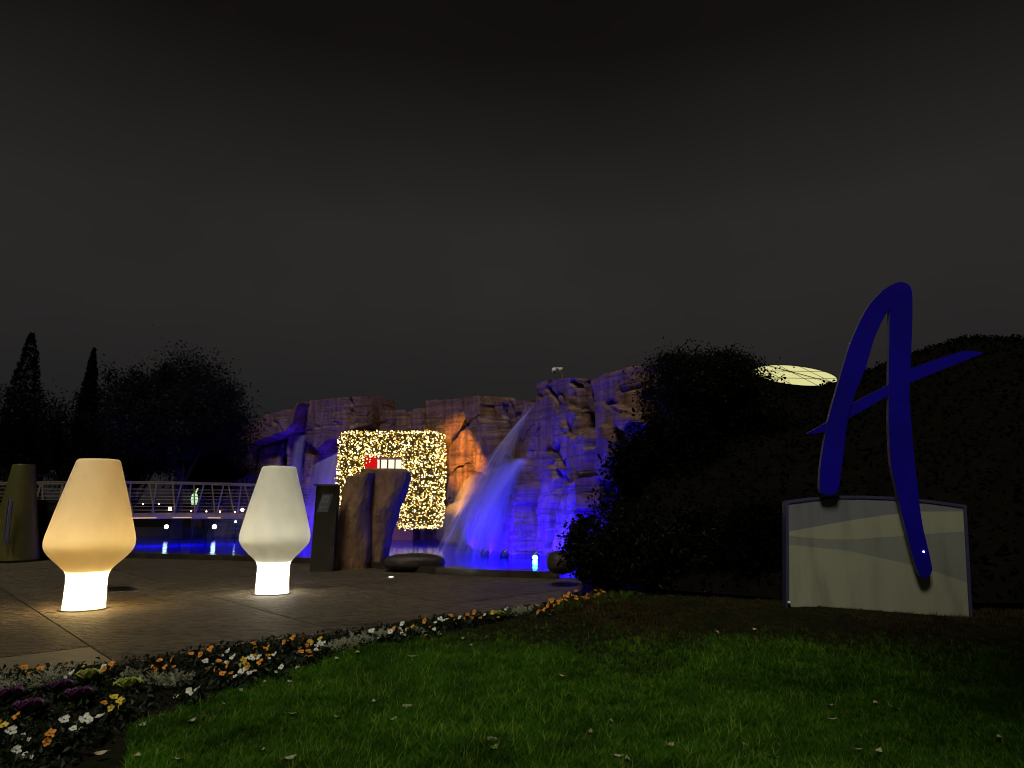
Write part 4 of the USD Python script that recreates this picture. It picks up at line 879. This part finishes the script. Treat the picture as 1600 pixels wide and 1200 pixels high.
ORD = ['leftmost', 'second from the left', 'third from the left', 'fourth from the left', 'fifth from the left', 'sixth from the left', 'seventh from the left', 'eighth from the left', 'ninth from the left', 'tenth from the left', 'eleventh from the left', 'twelfth from the left']
def single_out(pts, zones, what):
    "a label for each of the alike things, by the landmark it lies at and its order there"
    out = [None] * len(pts); left = list(range(len(pts)))
    for test, where in zones:
        z = sorted([i for i in left if test(*pts[i])], key=lambda i: pts[i][0]); left = [i for i in left if i not in z]
        for n, i in enumerate(z):
            o = 'only' if len(z) == 1 else 'rightmost' if n == len(z) - 1 else ORD[n] if n < len(ORD) and n <= len(z) // 2 + 6 else 'next after the twelfth from the left'
            out[i] = f'{what}, {o} {where}'
    assert not left
    return out
BED_ZONES = [(lambda x, y: x < 60, 'at the purple cabbages'), (lambda x, y: x < 215, 'around the lime cabbages'), (lambda x, y: x < 335 and y < 1036, 'on the paving side below the warm lamp'), (lambda x, y: x < 335, 'on the lawn side below the warm lamp'),
             (lambda x, y: x < 425 and y < 1025, 'on the paving side below the white lamp'), (lambda x, y: x < 425, 'on the lawn side below the white lamp'), (lambda x, y: x < 520, 'just before the silvery clump'), (lambda x, y: x < 680, 'below the boulders'), (lambda x, y: x < 800, 'around the pale yellow cabbage'), (lambda x, y: x < 875, 'below the cascade'), (lambda x, y: x < 915, 'nearing the pool shrub'), (lambda x, y: True, 'at the far end of the bed')]
ORANGE = [(63, 1045), (174, 1038), (249, 1033), (270, 1029), (299, 1019), (328, 1019), (341, 1034), (357, 1039), (348, 1054), (395, 1007), (414, 1012), (457, 1000), (474, 1002), (470, 1019), (406, 1039), (481, 1022), (26, 1118), (78, 1147), (162, 1095), (615, 981), (664, 972), (704, 965), (742, 959), (730, 962), (839, 946), (850, 955), (483, 1001), (258, 1040), (36, 1049)]
WHITE = [(357, 1017), (320, 1034), (392, 1028), (405, 1027), (379, 1051), (296, 1076), (99, 1128), (133, 1129), (15, 1150), (24, 1175), (310, 1079), (114, 1049), (629, 978), (625, 988), (678, 981), (688, 968), (719, 965), (758, 958), (792, 954), (580, 990), (163, 1040), (500, 1010), (430, 1020), (610, 990), (365, 1030), (440, 1040)]
YELLOW = [(178, 1090), (187, 1096), (5, 1135), (420, 1012), (500, 1000), (380, 1033), (645, 978), (770, 957)]
for k in range(26):
    f = k / 25; ORANGE.append((858 + 95 * f + rng.uniform(-4, 4), 941 - 20 * f + rng.uniform(-5, 7)))
protos = {}
INFO = {'orange': ('orange pansy', 'orange pansies in the flower bed', 'petal_orange', ORANGE), 'white': ('white pansy', 'white pansies in the flower bed', 'petal_white', WHITE), 'yellow': ('small yellow pansy', 'yellow pansies in the flower bed', 'petal_yellow', YELLOW)}
for kind, (lb, gp, mt, pts) in INFO.items():
    pr = []; names = single_out(pts, BED_ZONES, lb)
    for i, (px, py) in enumerate(pts):
        c = G(px, py, .13); c[2] = .0
        if i < 4: pr.append(pansy(names[i], gp, mt, 60 + i + len(kind) * 7, c, 2 + i % 3))
        else: copy(pr[rng.integers(0, 4)], c, rng.uniform(-50, 50), rng.uniform(.85, 1.2), names[i])
def miller(loc, seed, label):
    rg = np.random.default_rng(seed); t = thing('silver_ragwort', label, 'foliage plant', 'silvery foliage plants in the flower bed', loc)
    segs = []
    for k in range(34):
        a = rg.uniform(0, 2 * np.pi); el = rg.uniform(.35, 1.35); L = rg.uniform(.08, .15); d = np.array([math.cos(a) * math.cos(el), math.sin(a) * math.cos(el), math.sin(el)]); e = d * L + np.array([0, 0, .02])
        segs.append(tube(d * .01, e, .0035, 4))
        for j in range(4):
            s0 = d * L * (.45 + .15 * j); sd_ = np.cross(d, [0, 0, 1]); sd_ /= np.linalg.norm(sd_); ee = s0 + (d * .7 + sd_ * (.7 if j % 2 else -.7)) * .035
            segs.append(tube(s0, ee, .0036, 4))
    part(t, 'foliage', cat_(segs), 'miller'); return t
MILLER = [(13, 1066), (32, 1069), (91, 1060), (205, 1053), (266, 1060), (513, 1011), (529, 1004), (555, 1001), (581, 998), (540, 1006), (568, 1001), (821, 954), (806, 956), (240, 1058), (70, 1062), (285, 1062), (650, 985), (596, 994)]
mp = []; mnames = single_out(MILLER, BED_ZONES, 'silvery cut leaved plant')
for i, (px, py) in enumerate(MILLER):
    c = G(px, py, .07); c[2] = 0
    if i < 3: mp.append(miller(c, 80 + i, mnames[i]))
    else: copy(mp[i % 3], c, rng.uniform(0, 360), rng.uniform(.85, 1.15), mnames[i])
def cabbage(loc, mat, label, group, seed, R=.10):
    rg = np.random.default_rng(seed); t = thing('ornamental_cabbage', label, 'ornamental cabbage', group, loc)
    part(t, 'stalk', tube((0, 0, -.02), (0, 0, .05), .015, 8), 'bed_leaf')
    for k in range(22):
        f = k / 22; L = R * (1.05 - .75 * f); v, f3 = petal(L * 1.5, L, .9 - .0 * f, 9)
        v = v.copy(); v[:, 2] += .012 * np.sin(np.arange(len(v)) * 2.4) * (v[:, 1] > L * .5); m = trimesh.Trimesh(v, f3, process=False)
        part(t, 'leaf', face_to(m, (0, 0, .045 + .03 * f), k * 137.5, 8 + 55 * f), mat if k > 3 or mat != 'cabbage_purple' else 'bed_leaf')
    return t
for i, (px, py, lb) in enumerate([(137, 1058, 'lime green ornamental cabbage nearest the paving joint in the bed'), (199, 1072, 'lime green ornamental cabbage in the bed right of the purple ones'), (780, 962, 'pale yellow ornamental cabbage far along the flower bed')]):
    c = G(px, py, .07); c[2] = 0; cabbage(c, 'cabbage_lime', lb, 'lime ornamental cabbages in the flower bed', 90 + i, .11)
for i, (px, py, lb) in enumerate([(13, 1091, 'purple ornamental cabbage at the left edge of the bed'), (92, 1079, 'purple ornamental cabbage behind its neighbours in the bed'), (121, 1091, 'purple ornamental cabbage rightmost of the purple ones'), (43, 1111, 'purple ornamental cabbage nearest the viewer in the bed')]):
    c = G(px, py, .07); c[2] = 0; cabbage(c, 'cabbage_purple', lb, 'purple ornamental cabbages in the flower bed', 95 + i, .13)
# low green filling of the bed
pts = []; bed_in = bed.buffer(-.03)
bb = bed.bounds
while len(pts) < 8200:
    x, y = rng.uniform(-5.5, bb[2]), rng.uniform(3.4, bb[3])
    if bed_in.contains(shapely.Point(x, y)): pts.append((x, y, rng.uniform(.0, .08)))
single('bed_greenery', leaves(np.array(pts), .05, rng, np.array([0, 0, 1.2]), .6), 'bed_leaf', 'low dark green foliage filling the flower bed', 'bedding foliage', kind='stuff')

# ------------------------------------------------------------------ grass and fallen leaves
def tuft(name, seed, mat, nb, hgt, lean):
    rg = np.random.default_rng(seed); v, f = [], []
    for k in range(nb):
        a = rg.uniform(0, 2 * np.pi); r = .022 * math.sqrt(rg.uniform()); b = np.array([r * math.cos(a), r * math.sin(a), -.005]); d = rg.uniform(0, 2 * np.pi); s = np.array([math.cos(d), math.sin(d), 0]); L = hgt * rg.uniform(.5, 1.25); w = rg.uniform(.0014, .0032)
        out = np.array([math.cos(d + 1.57), math.sin(d + 1.57), 0]) * lean * L * rg.uniform(.2, 1.2); i = len(v)
        m1 = b + out * .3 + [0, 0, L * .55]; tip = b + out + [0, 0, L * .92]
        v += [b - s * w, b + s * w, m1 + s * w * .8, m1 - s * w * .8, tip]; f += [(i, i + 1, i + 2), (i, i + 2, i + 3), (i + 3, i + 2, i + 4)]
    p = f'/World/grass/{name}'
    return usdkit.mesh(stage, p, (np.array(v), np.array(f)), LK + mat)
pi = UsdGeom.PointInstancer.Define(stage, '/World/grass')
tag(pi.GetPrim(), 'short green lawn grass in front of the sign', 'grass', kind='stuff')
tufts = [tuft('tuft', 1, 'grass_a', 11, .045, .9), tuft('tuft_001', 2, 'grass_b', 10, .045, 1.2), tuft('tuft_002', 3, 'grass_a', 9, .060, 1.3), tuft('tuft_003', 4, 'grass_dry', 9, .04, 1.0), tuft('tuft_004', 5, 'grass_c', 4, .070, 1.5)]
pi.CreatePrototypesRel().SetTargets([t.GetPath() for t in tufts])
N = 190000
yy = 3.4 + (rng.uniform(0, 1, N) ** 1.5) * 8.2; xx = rng.uniform(-.52, .86, N) * yy
keep = shapely.contains_xy(lawn_poly.buffer(.03), xx, yy) & (xx < 9); xx, yy = xx[keep], yy[keep]
patch = meshkit.fbm(np.column_stack([xx * .9, yy * .9, xx * 0]), 4, 9)
cdry = G(1210, 975, .2); dry = np.exp(-(((xx - cdry[0]) / 3.2) ** 2 + ((yy - cdry[1] - .4) / 1.5) ** 2)) + .9 * np.clip((xx - 3.0 + (yy - 5) * .1) / 2.5, 0, 1) + .95 * np.clip((yy - 7.0) / 2.2, 0, 1)  # dead grass below the sign and far off; rightward it paints shade
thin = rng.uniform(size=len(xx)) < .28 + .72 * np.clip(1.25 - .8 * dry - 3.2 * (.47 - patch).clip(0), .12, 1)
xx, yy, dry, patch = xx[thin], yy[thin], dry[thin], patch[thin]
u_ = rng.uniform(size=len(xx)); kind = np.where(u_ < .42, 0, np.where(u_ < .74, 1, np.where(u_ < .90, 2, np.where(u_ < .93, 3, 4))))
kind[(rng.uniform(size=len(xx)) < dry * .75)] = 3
zz = lawn_z(xx, yy) + .010
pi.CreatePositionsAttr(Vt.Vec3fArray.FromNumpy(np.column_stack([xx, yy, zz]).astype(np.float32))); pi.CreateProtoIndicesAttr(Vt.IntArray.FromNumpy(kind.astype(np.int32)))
ang = rng.uniform(0, 2 * np.pi, len(xx)); qh = np.column_stack([np.cos(ang / 2), np.zeros((len(xx), 2)), np.sin(ang / 2)])
pi.CreateOrientationsAttr(Vt.QuathArray([Gf.Quath(float(a), 0, 0, float(b)) for a, b in zip(qh[:, 0], qh[:, 3])]))
sc_ = (.35 + 1.3 * patch) * rng.uniform(.75, 1.3, len(xx)); pi.CreateScalesAttr(Vt.Vec3fArray.FromNumpy(np.repeat(sc_[:, None], 3, 1).astype(np.float32)))
def dead_leaf(loc, seed, label, mat='dry_leaf'):
    rg = np.random.default_rng(seed); t = thing('fallen_leaf', label, 'leaf', 'pale fallen leaves on the lawn', loc, rg.uniform(0, 360))
    n = 9; L, W = .045, .021; v = []; f = []
    for i in range(n):
        s = -1 + 2 * i / (n - 1); wv = W * (1 - abs(s) ** 2.2) + .0008; z_ = .010 + .012 * s * s
        v += [(s * L, -wv, z_ + .006), (s * L, 0, z_ - .002), (s * L, wv, z_ + .008)]
    for i in range(n - 1):
        for j in range(2):
            a = i * 3 + j; f += [(a, a + 3, a + 4), (a, a + 4, a + 1)]
    part(t, 'blade', (np.array(v), np.array(f)), mat, smooth=True); part(t, 'stalk', tube((L, 0, .02), (L + .02, .003, .026), .0012, 4), mat); return t
LEAVES = [(664, 995), (644, 1028), (527, 1032), (558, 1022), (722, 998), (880, 1059), (888, 1089), (769, 1158), (798, 1158), (613, 1128), (527, 1123), (954, 1129), (922, 1147), (967, 1184), (980, 1189), (584, 1100), (636, 1106), (465, 1046), (453, 1067), (413, 1067), (374, 1081), (349, 1102), (328, 1121), (221, 1136), (299, 1129), (266, 1113), (156, 1180), (214, 1184), (279, 1191), (411, 1176), (452, 1188), (249, 1121), (457, 1118), (1165, 1167), (1206, 1186), (1341, 1173), (1373, 1177), (1300, 1126), (1397, 1110), (1298, 1104), (1369, 1100), (1562, 1154), (1047, 1167), (52, 1137), (1180, 985), (1120, 990), (735, 1010)]
lp = []
LEAF_ZONES = [(lambda x, y: x < 290, 'in the lower left by the flower bed'), (lambda x, y: x < 480 and y < 1110, 'along the bed edge below the white lamp'), (lambda x, y: x < 480, 'on the grass in the near left'), (lambda x, y: x < 740 and y < 1060, 'by the far middle of the bed'), (lambda x, y: x < 740, 'on the middle lawn'), (lambda x, y: x < 830, 'beside the lime green leaf'), (lambda x, y: x < 1080 and y < 1110, 'in the middle of the lawn'), (lambda x, y: x < 1080, 'on the near lawn left of the sign'), (lambda x, y: y < 1000, 'on the brown grass below the sign'), (lambda x, y: y < 1140, 'in the dark grass right of centre'), (lambda x, y: True, 'on the near lawn below the sign')]
lnames = single_out(LEAVES, LEAF_ZONES, 'pale fallen leaf')
for i, (px, py) in enumerate(LEAVES):
    c = G(px, py, .04); c = np.array([c[0], c[1], lawn_z(c[0], c[1]) + .035])
    c = G(px, py, c[2] + .01); 
    if i < 4: lp.append(dead_leaf(c, 200 + i, lnames[i]))
    else: copy(lp[i % 4], c, rng.uniform(0, 360), rng.uniform(.55, 1.0), lnames[i], tilt=rng.uniform(-20, 35))
c = G(771, 1173, .05); dead_leaf(c, 300, 'bright lime green fallen leaf on the lawn near the viewer', 'lime_leaf')
